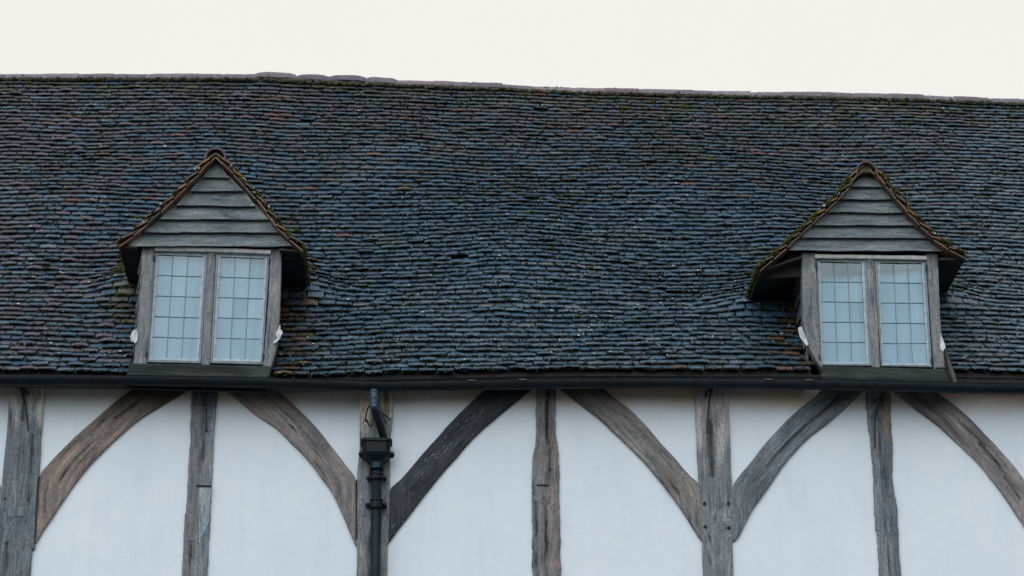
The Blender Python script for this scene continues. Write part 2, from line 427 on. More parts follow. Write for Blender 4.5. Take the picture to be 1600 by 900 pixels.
def timber(name, A, B, mat, parent, y=-0.03, thick=0.14, n=None, m=9, lean=0.0, z0=0.0, rough=0.004, edge=0.004, bev=0.010,
           groove=None, colfn=None, smooth=True, kids=None, **props):
    """a beam whose two long edges are the measured lines A and B, laid on the plane; real thickness behind"""
    if lean == 0.0 and name != 'side_board': y += WALLY
    a3 = [at(px, py, y, lean, z0) for px, py in A]; b3 = [at(px, py, y, lean, z0) for px, py in B]
    ln = sum((p - q).length for p, q in zip(a3, a3[1:]))
    if n is None: n = max(4, int(ln / 0.03))
    a3 = resample(a3, n); b3 = resample(b3, n)
    sd = rnd() * 100
    if name in ('post', 'brace', 'stud'):
        groove = list(groove or []) + [(U(.15, .85), U(.0025, .005), a_, a_ + U(.08, .3), 0.012) for a_ in (U(0, .2), U(.2, .5), U(.5, .8), U(0, .6))]
    vs = []; uv = []; cs = []
    acc = 0.0
    for i in range(n):
        if i: acc += ((a3[i] + b3[i]) / 2 - (a3[i - 1] + b3[i - 1]) / 2).length
        wd = (b3[i] - a3[i]); wl = wd.length; wdn = wd / max(wl, 1e-6)
        ea = noise.noise((sd, acc * 7, 0)) * edge + noise.noise((sd, acc * 26, 3)) * edge * 0.7
        eb = noise.noise((sd, acc * 7, 9)) * edge + noise.noise((sd, acc * 26, 13)) * edge * 0.7
        pa = a3[i] + wdn * ea; pb = b3[i] + wdn * eb
        w2 = (pb - pa).length
        row = []
        for k in range(m):
            t = k / (m - 1)
            t = 0.5 - 0.5 * math.cos(math.pi * t) * (0.55 + 0.45 * abs(math.cos(math.pi * t)))
            p = pa.lerp(pb, t)
            d = 0.0
            e = min(t, 1 - t) * w2
            if e < bev: d += (bev - e) * 0.8
            d += (noise.noise((sd + t * w2 * 14, acc * 2.2, 1)) + 0.5 * noise.noise((sd + t * w2 * 45, acc * 4, 5))) * rough
            c = (1, 1, 1)
            if groove:
                for (gt, gw, s0, s1, dep) in groove:
                    ss = acc / max(ln, 1e-6)
                    if s0 <= ss <= s1:
                        cgt = gt + noise.noise((sd + 50, acc * 3, 2)) * 0.05
                        q = abs(t - cgt) * w2
                        if q < gw * 1.6:
                            kf = max(0.0, 1 - q / (gw * 1.6)); d += dep * kf; c = tuple(x * (1 - 0.85 * kf) for x in c)
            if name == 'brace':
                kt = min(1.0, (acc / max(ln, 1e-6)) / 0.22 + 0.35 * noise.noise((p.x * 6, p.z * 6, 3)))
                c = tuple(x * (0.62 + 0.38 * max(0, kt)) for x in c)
            if colfn:
                cc = colfn(t, acc / max(ln, 1e-6), p); c = tuple(x * y_ for x, y_ in zip(c, cc))
            vs.append(p + Vector((0, d, 0))); uv.append((sd + t * w2, sd + acc)); cs.append(c)
        vs.append(pa + Vector((0, thick, 0))); uv.append((sd - thick, sd + acc)); cs.append((1, 1, 1))
        vs.append(pb + Vector((0, thick, 0))); uv.append((sd + w2 + thick, sd + acc)); cs.append((1, 1, 1))
    W = m + 2
    fs = []
    for i in range(n - 1):
        o = i * W; q = o + W
        for k in range(m - 1): fs.append((o + k, o + k + 1, q + k + 1, q + k))
        fs.append((o + m, o, q, q + m)); fs.append((o + m - 1, o + m + 1, q + m + 1, q + m - 1))
        fs.append((o + m + 1, o + m, q + m, q + m + 1))
    fs.append(tuple([m] + list(range(m)) + [m + 1])[::-1])
    o = (n - 1) * W
    fs.append(tuple([o + m] + [o + k for k in range(m)] + [o + m + 1]))
    mb = MB(); mb.add(vs, fs, cs, uv)
    ob = mb.build(name, mat, parent, smooth=False, **props)
    return ob

# ------------------------------------------------------------------ setting: ground
mb = MB()
N = 40
gv = [((i / N - 0.5) * 900, (j / N - 0.5) * 900, 0.0) for i in range(N + 1) for j in range(N + 1)]
gf = [(i * (N + 1) + j, (i + 1) * (N + 1) + j, (i + 1) * (N + 1) + j + 1, i * (N + 1) + j + 1) for i in range(N) for j in range(N)]
mb.add(gv, gf)
mb.build('ground', M_GROUND, kind='structure')

# ------------------------------------------------------------------ the barn
X0, X1 = -6.9, 8.1
barn = empty('timber_framed_barn', (0.0, 0.0, 0.0), label='old timber framed barn with white plaster panels, mossy clay tile roof and two dormers', category='barn')

# main roof surface -------------------------------------------------
Y_EAVE, Y_RIDGE = -0.40, 3.70
eave_px = [(0, 584), (60, 585), (100, 586), (200, 587), (300, 590), (420, 593), (500, 591), (600, 588), (700, 586), (800, 583.5), (900, 582.5), (1000, 582.5),
           (1100, 583), (1200, 583), (1300, 584), (1400, 584), (1500, 584), (1600, 586)]
ridge_px = [(0, 124), (100, 124), (200, 124), (330, 124), (420, 125), (500, 129), (600, 133), (700, 136.5), (800, 140.5), (850, 143.5), (900, 145),
            (1000, 147), (1100, 150), (1200, 152), (1300, 154), (1400, 156), (1440, 157), (1520, 160), (1600, 163)]
ez = [(p.x, p.z) for p in (at(a, b, Y_EAVE) for a, b in eave_px)]
rz = [(p.x, p.z) for p in (at(a, b, Y_RIDGE) for a, b in ridge_px)]
SL = math.hypot(Y_RIDGE - Y_EAVE, interp(rz, 0) - interp(ez, 0))
NC = 69
# dormers: measured outlines
DL = dict(kind='left', y0=-0.43,
    verge_l=[(186, 379), (210, 361), (251, 324), (292, 285), (317, 257), (337, 238)],
    verge_r=[(474, 386), (442, 357), (415, 320), (379, 280), (354, 253), (337, 238)],
    boards=[((337, 337), (344, 259), (276, 0)), ], )
LEAN = math.tan(math.radians(5))
ZS = at(300, 590, -0.43).z      # dormer sill level
VERGE = 0.13                    # how far the dormer roofs stand proud of the window wall
def dface(px, py, off=0.0): return at(px, py, -0.44 + off, LEAN, ZS)
def dprofile(d):
    L = [dface(a, b, -VERGE) for a, b in d['verge_l']]; R = [dface(a, b, -VERGE) for a, b in d['verge_r']]
    return L, R
DR = dict(kind='right', y0=-0.43,
    verge_l=[(1187, 417), (1204, 402), (1222, 387), (1240, 369), (1264, 347), (1307, 306), (1333, 272), (1353, 259)],
    verge_r=[(1507, 398), (1476, 380), (1437, 345), (1403, 306), (1372, 268), (1353, 259)])
for d, jl, jr in ((DL, (212, 440), (437, 400)), (DR, (1254, 430), (1467, 430))):
    d['L'], d['R'] = dprofile(d)
    d['xl'] = dface(*jl).x; d['xr'] = dface(*jr).x
    d['xc'] = d['L'][-1].x; d['za'] = d['L'][-1].z; d['zl'] = d['L'][0].z; d['zr'] = d['R'][0].z
def half(d, x, z):
    """signed distance outside the dormer roof outline at height z (negative inside)"""
    if z > d['za']: return abs(x - d['xc']) + (z - d['za'])
    if x < d['xc']:
        edge = interp([(p.z, p.x) for p in d['L']], z) if z > d['zl'] else d['L'][0].x
        return edge - x
    edge = interp([(p.z, p.x) for p in d['R']], z) if z > d['zr'] else d['R'][0].x
    return x - edge
def inside_dormer(x, z, marg=0.0):
    for d in (DL, DR):
        ze = d['zl'] if x < d['xc'] else d['zr']
        if z < ze - 0.10:
            if d['xl'] + marg < x < d['xr'] - marg: return True
        elif half(d, x, z) < -0.03 - marg: return True
    return False
def surf(x, s):
    """main roof: point at s metres up the slope"""
    t = s / SL
    z = interp(ez, x) + (interp(rz, x) - interp(ez, x)) * t
    y = Y_EAVE + (Y_RIDGE - Y_EAVE) * t
    k = math.sin(math.pi * min(max(t, 0), 1)) ** 0.5 if 0 < t < 1 else 0.0
    h = k * (noise.noise((x * 0.55, s * 0.45, 4)) * 0.075 + noise.noise((x * 1.5, s * 1.0, 8)) * 0.016 - 0.035)
    h += noise.noise((x * 2.6, s * 3.0, 20)) * 0.005
    for d in (DL, DR):
        q = max(0.0, half(d, x, z)); ze = d['zl'] if x < d['xc'] else d['zr']
        f = 1.0
        if z < ze - 0.1: f = max(0.0, 1 - (ze - 0.1 - z) / 0.30)
        if z > d['za']: f = max(0.0, 1 - (z - d['za']) / 0.5)
        h += (0.070 if d is DR and x < d['xc'] else 0.095) * f * f * (3 - 2 * f) * math.exp(-(q / 0.30) ** 2)
    return Vector((x, y - h * 0.777, z + h * 0.629))
def sframe(x, s):
    e = 0.03
    du = (surf(x + e, s) - surf(x - e, s)).normalized()
    dv = (surf(x, s - e) - surf(x, s + e)).normalized()      # down the slope
    n = du.cross(dv).normalized()
    if n.z < 0: n = -n
    return surf(x, s), du, dv, n

# roof boarding (under the tiles), back slope and gable ends
mb = MB()
nx, ns = 150, 60
gv = []
for i in range(nx + 1):
    for j in range(ns + 1):
        x = X0 + (X1 - X0) * i / nx; s = SL * j / ns
        p = surf(x, s); gv.append(p + Vector((0, 0.777, -0.629)) * 0.012)
gf = []
for i in range(nx):
    for j in range(ns):
        x = X0 + (X1 - X0) * (i + .5) / nx; p = surf(x, SL * (j + .5) / ns)
        if inside_dormer(x, p.z, 0.08): continue
        o = i * (ns + 1) + j; gf.append((o, o + ns + 1, o + ns + 2, o + 1))
mb.add(gv, gf)
bv = []
for i in range(nx + 1):
    x = X0 + (X1 - X0) * i / nx; zt = interp(rz, x); zb = interp(ez, x)
    bv += [(x, Y_RIDGE, zt - 0.02), (x, 2 * Y_RIDGE + 0.4, zb)]
mb.add(bv, [(2 * i, 2 * i + 1, 2 * i + 3, 2 * i + 2) for i in range(nx)])
for x in (X0 + 0.05, X1 - 0.05):
    mb.add([(x, Y_EAVE + 0.1, interp(ez, x) - 0.02), (x, Y_RIDGE, interp(rz, x) - 0.06), (x, 2 * Y_RIDGE + 0.3, interp(ez, x) - 0.02)], [(0, 1, 2)])
# soffit under the eaves
sv = []
for i in range(nx + 1):
    x = X0 + (X1 - X0) * i / nx; zb = interp(ez, x)
    sv += [(x, Y_EAVE + 0.012, zb - 0.03), (x, Y_EAVE + 0.012, zb - 0.008), (x, 0.02, zb + 0.42), ]
mb.add(sv, [(3 * i, 3 * i + 1, 3 * i + 4, 3 * i + 3) for i in range(nx)])
roof = mb.build('roof', M_FELT, barn)

# tile shapes (shared) ------------------------------------------------
TW, TLEN, TTH = 0.165, 0.165, 0.010
def tile_verts(w_, l_, th, cross, lng, wob, chip=0):
    vs = []
    cols = 5
    top = []
    for r_ in range(3):
        v = l_ * (r_ / 2)
        for c_ in range(cols):
            u = (c_ / (cols - 1) - 0.5) * w_
            n = cross * (1 - (2 * u / w_) ** 2) - lng * (v / l_) ** 2 * 1.0
            vv = v
            if r_ == 2:
                vv += wob * random.uniform(-1, 1)
                if chip and c_ in (0,) : vv -= chip
                n += random.uniform(-1, 1) * 0.0012
            top.append((u, -vv, n))
    nt_ = len(top)
    bot = [(a, b, c - th) for a, b, c in top]
    fs = []
    for r_ in range(2):
        for c_ in range(cols - 1):
            o = r_ * cols + c_
            fs.append((o, o + cols, o + cols + 1, o + 1))
    o = 2 * cols
    for c_ in range(cols - 1): fs.append((o + c_, nt_ + o + c_, nt_ + o + c_ + 1, o + c_ + 1))
    for r_ in range(2):
        a = r_ * cols; b = a + cols
        fs.append((a, nt_ + a, nt_ + b, b)); a += cols - 1; b += cols - 1
        fs.append((a, b, nt_ + b, nt_ + a))
    for c_ in range(cols - 1): fs.append((nt_ + c_, nt_ + c_ + 1, nt_ + o + c_ + 1, nt_ + o + c_))
    return np.array(top + bot, dtype=np.float64), fs
SLATE = [(0.027, 0.070, 0.116), (0.025, 0.066, 0.107), (0.031, 0.073, 0.116), (0.033, 0.066, 0.108), (0.024, 0.066, 0.112)]
PURPLE = [(0.046, 0.058, 0.088), (0.054, 0.060, 0.086), (0.044, 0.057, 0.086)]
GREY = [(0.044, 0.060, 0.078), (0.040, 0.056, 0.070), (0.052, 0.060, 0.072), (0.050, 0.056, 0.076), (0.040, 0.060, 0.082)]
GREEN = [(0.055, 0.068, 0.056), (0.045, 0.062, 0.060), (0.062, 0.066, 0.050), (0.048, 0.064, 0.074)]
PURPLE = [(0.056, 0.060, 0.094), (0.068, 0.061, 0.088), (0.048, 0.057, 0.090)]
RED = [(0.105, 0.062, 0.056), (0.085, 0.058, 0.060), (0.075, 0.052, 0.052)]
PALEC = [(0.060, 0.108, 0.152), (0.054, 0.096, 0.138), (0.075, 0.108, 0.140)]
def variants(kind, n):
    out = []
    for i in range(n):
        base = random.choice(kind); k = U(0.82, 1.20) * 0.90
        col = tuple(c * k for c in base)
        V, F = tile_verts(TW * U(0.93, 1.02), TLEN, TTH * U(0.85, 1.25), U(0.0, 0.0055) + (U(0.003, 0.007) if rnd() < .15 else 0), U(0.002, 0.007), U(0.0015, 0.0065), chip=(U(0.008, 0.024) if rnd() < 0.16 else 0))
        out.append(dict(V=V, F=F, col=col, mesh=None))
    return out
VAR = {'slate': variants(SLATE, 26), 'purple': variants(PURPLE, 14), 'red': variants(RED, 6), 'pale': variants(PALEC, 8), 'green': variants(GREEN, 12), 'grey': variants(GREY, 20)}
BROWNT = [(0.050, 0.038, 0.032), (0.078, 0.048, 0.038), (0.042, 0.036, 0.032), (0.095, 0.056, 0.042), (0.040, 0.040, 0.036)]
VERGEC = [(0.13, 0.062, 0.040), (0.20, 0.095, 0.055), (0.09, 0.060, 0.045), (0.16, 0.10, 0.065), (0.06, 0.055, 0.040)]
VAR['brown'] = variants(BROWNT, 16)
VAR['verge'] = variants(VERGEC, 16)
def vmesh(v):
    if v['mesh'] is None:
        mb = MB(); mb.add([tuple(p) for p in v['V']], v['F'], v['col']); v['mesh'] = mb.mesh('tile', M_TILE)
    return v['mesh']
def frame_matrix(o, u, down, n):
    """local x = u, local -y = down the slope, local z = outward"""
    v = -down
    u = u.normalized(); n = n.normalized()
    m = Matrix(((u.x, v.x, n.x, o.x), (u.y, v.y, n.y, o.y), (u.z, v.z, n.z, o.z), (0, 0, 0, 1)))
    return m
def tile_matrix(tail, u, dv, n, lift=0.026, yaw=0.0, roll=0.0):
    """tail = surface point under the tile's lower edge"""
    down = (dv * TLEN + n * lift).normalized()
    nn = u.cross(down).normalized()
    if nn.dot(n) < 0: nn = -nn
    uu = u
    M = frame_matrix(tail - dv * TLEN + n * TTH, uu, down, nn)
    return M @ Matrix.Rotation(yaw, 4, 'Z') @ Matrix.Rotation(roll, 4, 'Y')
class Pool:
    def __init__(s): s.V = []; s.F = []; s.C = []; s.n = 0
    def add(s, var, M):
        A = np.array(M)
        P = var['V'] @ A[:3, :3].T + A[:3, 3]
        s.V.append(P); s.F.extend([tuple(i + s.n for i in f) for f in var['F']])
        s.C.append(np.tile(np.array(var['col']), (len(P), 1))); s.n += len(P)
    def build(s, name, parent, **props):
        V = np.concatenate(s.V); C = np.concatenate(s.C)
        mb = MB(); mb.v = V.tolist(); mb.f = s.F; mb.c = C.tolist(); mb.uv = V[:, [0, 2]].tolist()
        return mb.build(name, M_TILE, parent, **props)

def project(p):
    d = p - CAM; z = d.dot(_f)
    return 800 + FPX * d.dot(_r) / z, 450 - FPX * d.dot(_u) / z

moss = MB(); lich = MB(); moss_shade = MB()
ICO = None
def ico():
    t = (1 + 5 ** 0.5) / 2
    v = [(-1, t, 0), (1, t, 0), (-1, -t, 0), (1, -t, 0), (0, -1, t), (0, 1, t), (0, -1, -t), (0, 1, -t), (t, 0, -1), (t, 0, 1), (-t, 0, -1), (-t, 0, 1)]
    f = [(0, 11, 5), (0, 5, 1), (0, 1, 7), (0, 7, 10), (0, 10, 11), (1, 5, 9), (5, 11, 4), (11, 10, 2), (10, 7, 6), (7, 1, 8), (3, 9, 4), (3, 4, 2), (3, 2, 6), (3, 6, 8), (3, 8, 9), (4, 9, 5), (2, 4, 11), (6, 2, 10), (8, 6, 7), (9, 8, 1)]
    return [Vector(a) / 1.902 for a in v], f
IV, IF = ico()
OV = [Vector(a) for a in ((1, 0, 0), (0.3, 0.9, 0), (-0.8, 0.6, 0), (-0.8, -0.6, 0), (0.3, -0.9, 0), (0, 0, 1), (0, 0, -1))]
OF = [(i, (i + 1) % 5, 5) for i in range(5)] + [((i + 1) % 5, i, 6) for i in range(5)]
def blob(mb, c, u, v, n, a, b, h, col):
    vs = [c + u * (p.x * a * U(.75, 1.2)) + v * (p.y * b * U(.75, 1.2)) + n * (p.z * h * U(.7, 1.3)) for p in IV]
    mb.add(vs, IF, col)
def flake(mb, c, u, v, n, a, b, h, col):
    vs = [c + u * (p.x * a * U(.7, 1.2)) + v * (p.y * b * U(.7, 1.2)) + n * (p.z * h) for p in OV]
    mb.add(vs, OF, col)
MOSSC = [(1.0, 1.0, 1.0), (1.5, 1.35, 0.9), (0.7, 0.85, 0.9), (1.6, 1.5, 1.0), (0.5, 0.6, 0.7)]
def moss_density(px, py):
    def gs(cx, cy, sx_, sy_, a): return a * math.exp(-((px - cx) / sx_) ** 2 - ((py - cy) / sy_) ** 2)
    r = interp([(0, 120), (420, 122), (800, 137), (1600, 158)], px)
    v = 0.05 + 1.3 * math.exp(-((py - r) / 13) ** 2) + (0.35 * math.exp(-((py - r) / 45) ** 2))
    v += gs(205, 455, 22, 70, 2.4) + gs(466, 470, 26, 60, 1.0) + gs(1235, 470, 26, 60, 1.9) + gs(1200, 430, 22, 26, 1.3)
    v += gs(1040, 180, 40, 12, 1.2) + gs(1095, 265, 45, 14, 0.8) + gs(1240, 210, 50, 40, 0.25) + gs(140, 440, 60, 50, 0.3) + gs(655, 545, 12, 6, 1.5)
    v += gs(230, 145, 60, 10, 0.8) + gs(1120, 250, 120, 60, 0.25) + gs(760, 300, 200, 60, 0.15) + gs(1000, 470, 300, 70, 0.12)
    nn = noise.noise((px / 35, py / 16, 3)) + 0.5 * noise.noise((px / 9, py / 6, 5))
    return v * max(0.0, 0.55 + 1.5 * nn)
def lichen_density(px, py):
    def gs(cx, cy, sx_, sy_, a): return a * math.exp(-((px - cx) / sx_) ** 2 - ((py - cy) / sy_) ** 2)
    v = 0.12 + gs(850, 500, 330, 110, 1.1) + gs(1560, 470, 110, 130, 1.3) + gs(180, 560, 160, 40, 0.7) + gs(60, 420, 90, 130, 0.35) + gs(490, 560, 80, 40, 0.6)
    nn = noise.noise((px / 50, py / 25, 11)) + 0.6 * noise.noise((px / 12, py / 7, 15))
    return v * max(0.0, 0.5 + 1.7 * nn)

pool = Pool(); singles = 0
GA = (SL - 0.03) / NC
nslip = 0
for j in range(NC):
    s0 = j * GA
    x = X0 + (0.5 if j % 2 else 0.0) * TW + U(-0.02, 0.02)
    while x < X1:
        wgap = TW + U(0.0, 0.006)
        xc = x + wgap / 2; x += wgap
        s = s0 + noise.noise((xc * 1.1, j * 0.8, 30)) * 0.013 + U(-0.005, 0.005)
        if j == 0: s = s0 + U(-0.004, 0.004)
        P, du, dv, n = sframe(xc, s)
        if inside_dormer(xc, P.z, 0.03): continue
        px, py = project(P)
        # colour: clay browns and purples up by the ridge and to the left, blue-black in the middle
        a = noise.noise((xc * 0.7, s * 0.8, 40)) + 0.5 * noise.noise((xc * 2.0, s * 2.2, 44))
        top = s / SL
        pr_red = 0.002 + 0.05 * max(0, top - 0.72) / 0.28 + (0.02 if px < 700 and top > .4 else 0)
        pr_pur = (-0.06 if 500 < px < 1400 and py > 250 else 0.03) + 0.60 * max(0, top - 0.6) + 0.40 * max(0, (420 - px) / 420) + 0.18 * a
        pr_pale = 0.02 + 0.22 * math.exp(-((px - 850) / 330) ** 2 - ((py - 510) / 100) ** 2) + 0.95 * max(0, (px - 1340) / 260) + 0.22 * max(0, (200 - px) / 200) + 0.10 * max(0, a)  # paler tile colours paint haze toward the sides and sheen at lower centre
        near = min(abs(px - 462), abs(px - 1235))
        q = rnd()
        if near < 28 and 400 < py < 600: kind = 'brown' if q < 0.45 else ('purple' if q < 0.7 else 'slate')
        elif q < pr_red: kind = 'red'
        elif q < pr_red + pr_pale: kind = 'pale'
        elif q < pr_red + pr_pale + max(0, pr_pur): kind = 'purple'
        else: kind = 'slate'
        ry_ = interp(ridge_px, px)
        if kind == 'slate' and rnd() < min(0.85, max(0.0, (top - 0.5) * 2.2) + 0.5 * max(0, (260 - px) / 260) + 0.5 * max(0, (px - 1350) / 250)): kind = 'grey'
        if py - ry_ < 42 and rnd() < 0.75 * (1 - (py - ry_) / 42) + 0.1 + 0.3 * a: kind = 'green'
        if abs(px - 202) < 24 and 390 < py < 530 and rnd() < .5: kind = 'green'
        var = random.choice(VAR[kind])
        lift = 0.050 + U(-0.006, 0.009) * (1.5 - top * .8)
        yaw = random.gauss(0, 0.011); roll = random.gauss(0, 0.010 + 0.010 * (1 - top))
        lab = None
        if rnd() < 0.010: lift += U(0.008, 0.02); yaw *= 3
        if rnd() < 0.004: s -= 0.02; P = surf(xc, s)
        if abs(px - 838) < 12 and abs(py - 314) < 3.6 and nslip == 0:
            nslip = 1; lift += 0.035; P = surf(xc, s - 0.03); var = VAR['pale'][0]
        if abs(px - 712) < 13 and abs(py - 411) < 3.4: continue
        M = tile_matrix(P, du, dv, n, lift, yaw, roll)
        if singles < 298 and -4 < px < 1604 and s0 < 0.65:
            o = bpy.data.objects.new('tile', vmesh(var)); COL.objects.link(o); o.parent = roof; o.matrix_local = M; singles += 1
        else: pool.add(var, M)
        if -30 < px < 1630:
            tail = P + n * (lift + TTH)
            # dark moss bits, multiplied to paint the shade band in the joint under the tail
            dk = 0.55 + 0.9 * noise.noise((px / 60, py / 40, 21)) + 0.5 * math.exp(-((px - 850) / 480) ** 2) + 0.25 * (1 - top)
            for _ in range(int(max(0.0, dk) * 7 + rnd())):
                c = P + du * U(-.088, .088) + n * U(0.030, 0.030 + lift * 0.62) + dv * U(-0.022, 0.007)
                sz = U(0.006, 0.013); flake(moss_shade, c, du, dv, n, sz * U(1.1, 2.6), sz, sz * U(.45, .8), random.choice([(1, 1, 1), (1.6, 1.6, 1.1), (.7, .8, .9), (1.8, 2.0, 1.4)]))
            dm = moss_density(px, py)
            if s0 > SL - 0.07: continue
            k = int(dm * 3.6 + rnd())
            base_n = n
            for _ in range(min(k, 11)):
                c = tail + du * U(-.085, .085) + dv * U(-0.012, 0.004) - n * U(0.0, 0.02)
                sz = (U(0.004, 0.012) if rnd() < .8 else U(.012, .022)) * (1.25 if dm > 1 else 1)
                blob(moss, c, du, dv, n, sz * U(1, 2.0), sz, sz * U(.6, 1.0), random.choice(MOSSC))
            if top > 0.975 and rnd() < 0.8:
                for _ in range(5):
                    c = tail - dv * U(0, 0.09) + du * U(-.085, .085)
                    sz = U(0.01, 0.02); blob(moss, c, du, dv, n, sz * 1.5, sz, sz * .7, random.choice(MOSSC))
            dl = lichen_density(px, py)
            k = int(dl * 4.2 + rnd())
            for _ in range(min(k, 12)):
                edge_ = rnd() < 0.6
                c = (P + du * U(-.085, .085) + dv * 0.006 + n * (lift + U(-0.004, TTH))) if edge_ else (tail + du * U(-.085, .085) - dv * U(-0.003, 0.035) + n * 0.001)
                sz = U(0.002, 0.0060) if rnd() < 0.85 else U(0.006, 0.010)
                flake(lich, c, du, n if edge_ else dv, dv if edge_ else n, sz * U(1, 1.9), sz * 1.1, 0.0022, random.choice([(1, 1, 1), (0.8, .9, 1), (.6, .7, .6), (1.2, 1.2, 1.15)]))
pool.build('roof_tiles', roof, kind='stuff')

# ridge tiles and their mortar bed -------------------------------------
mbm = MB()
x = X0; 
while x < X1:
    ln = U(0.36, 0.46)
    xm = x + ln / 2
    px, _ = project(Vector((xm, Y_RIDGE, interp(rz, xm))))
    big = 0.030 if 418 < px < 606 else 0.0
    if 690 < px < 760: big = 0.012
    if 1200 < px < 1440: big = 0.008
    zc = interp(rz, xm) + 0.004 + big * 0.6 + (U(-0.010, 0.010) if big > .02 else U(-0.004, 0.004))
    dz = (interp(rz, xm + .2) - interp(rz, xm - .2)) / 0.4
    R0 = 0.105 + big * 0.5; seg = 12; vs = []; cs = []
    k = U(0.75, 1.25); hue = random.choice([(1, 1, 1), (1.05, 0.93, 0.88), (0.9, 0.94, 1.0), (1.1, 1.0, 0.97)])
    M = 7
    tilt = U(-0.012, 0.012)
    for i in range(M):
        t = i / (M - 1); xx = x + 0.004 + (ln - 0.008) * t
        for q in range(seg + 1):
            th = math.pi * (q / seg) * 0.94 + 0.03 * math.pi
            rr = R0 * (1 + 0.05 * noise.noise((xx * 9, q * .8, k * 10)))
            if i == 0: rr *= 0.97
            if big > 0.02: rr *= 1 - 0.16 * (abs(2 * t - 1) ** 5)
            vs.append((xx + (0.0 if 0 < i < M - 1 else (-0.006 if i == 0 else 0.006)), Y_RIDGE - math.cos(th) * rr * 1.15, zc - 0.055 + dz * (xx - xm) + tilt * (t - .5) + math.sin(th) * rr))
            cs.append(tuple(c * k for c in hue))
    nf = len(vs)
    inner = [(a, Y_RIDGE + (b - Y_RIDGE) * 0.86, c - 0.014) for a, b, c in vs]
    fs = []
    W = seg + 1
    for i in range(M - 1):
        for q in range(seg):
            fs.append((i * W + q, i * W + q + 1, (i + 1) * W + q + 1, (i + 1) * W + q))
            fs.append((nf + i * W + q, nf + (i + 1) * W + q, nf + (i + 1) * W + q + 1, nf + i * W + q + 1))
        fs.append((i * W, (i + 1) * W, nf + (i + 1) * W, nf + i * W))
        fs.append((i * W + seg, nf + i * W + seg, nf + (i + 1) * W + seg, (i + 1) * W + seg))
    for q in range(seg):
        fs.append((q, nf + q, nf + q + 1, q + 1)); o = (M - 1) * W + q
        fs.append((o, o + 1, nf + o + 1, nf + o))
    rb = MB(); rb.add(vs + inner, fs, cs + cs)
    rb.build('ridge_tile', M_RIDGE, roof, smooth=False)
    for _ in range(26):
        xx = U(x, x + ln); c = Vector((xx, Y_RIDGE - 0.118 - rnd() * 0.02, interp(rz, xx) - 0.055 + U(-.012, .012)))
        sz = U(.012, .024); blob(mbm, c, Vector((1, 0, 0)), Vector((0, 1, 0)), Vector((0, 0, 1)), sz * 1.5, sz, sz, (1, 1, 1))
    if rnd() < 0.3:
        for _ in range(int(U(1, 5))):
            xx = x + ln * rnd(); th = U(0.08, 0.30) * math.pi
            c = Vector((xx, Y_RIDGE - math.cos(th) * R0 * 1.15, zc - 0.055 + dz * (xx - xm) + math.sin(th) * R0))
            sz = U(.005, .013); blob(moss, c, Vector((1, 0, 0)), Vector((0, 1, 0)), Vector((0, 0, 1)), sz * 1.4, sz, sz, random.choice(MOSSC))
    x += ln
vs = []
for i in range(nx + 1):
    x = X0 + (X1 - X0) * i / nx; zc = interp(rz, x)
    for q in range(9):
        th = math.pi * q / 8; vs.append((x, Y_RIDGE - math.cos(th) * 0.105, zc - 0.075 + math.sin(th) * 0.098))
mbm.add(vs, [(i * 9 + q, i * 9 + q + 1, i * 9 + q + 10, i * 9 + q + 9) for i in range(nx) for q in range(8)])
mbm.build('ridge_mortar', M_MORTAR, roof)

# ------------------------------------------------------------------ dormers
def lerp2(a, b, t): return (a[0] + (b[0] - a[0]) * t, a[1] + (b[1] - a[1]) * t)
def bilin(q, u, v):   # q = tl, tr, br, bl
    return lerp2(lerp2(q[0], q[1], u), lerp2(q[3], q[2], u), v)

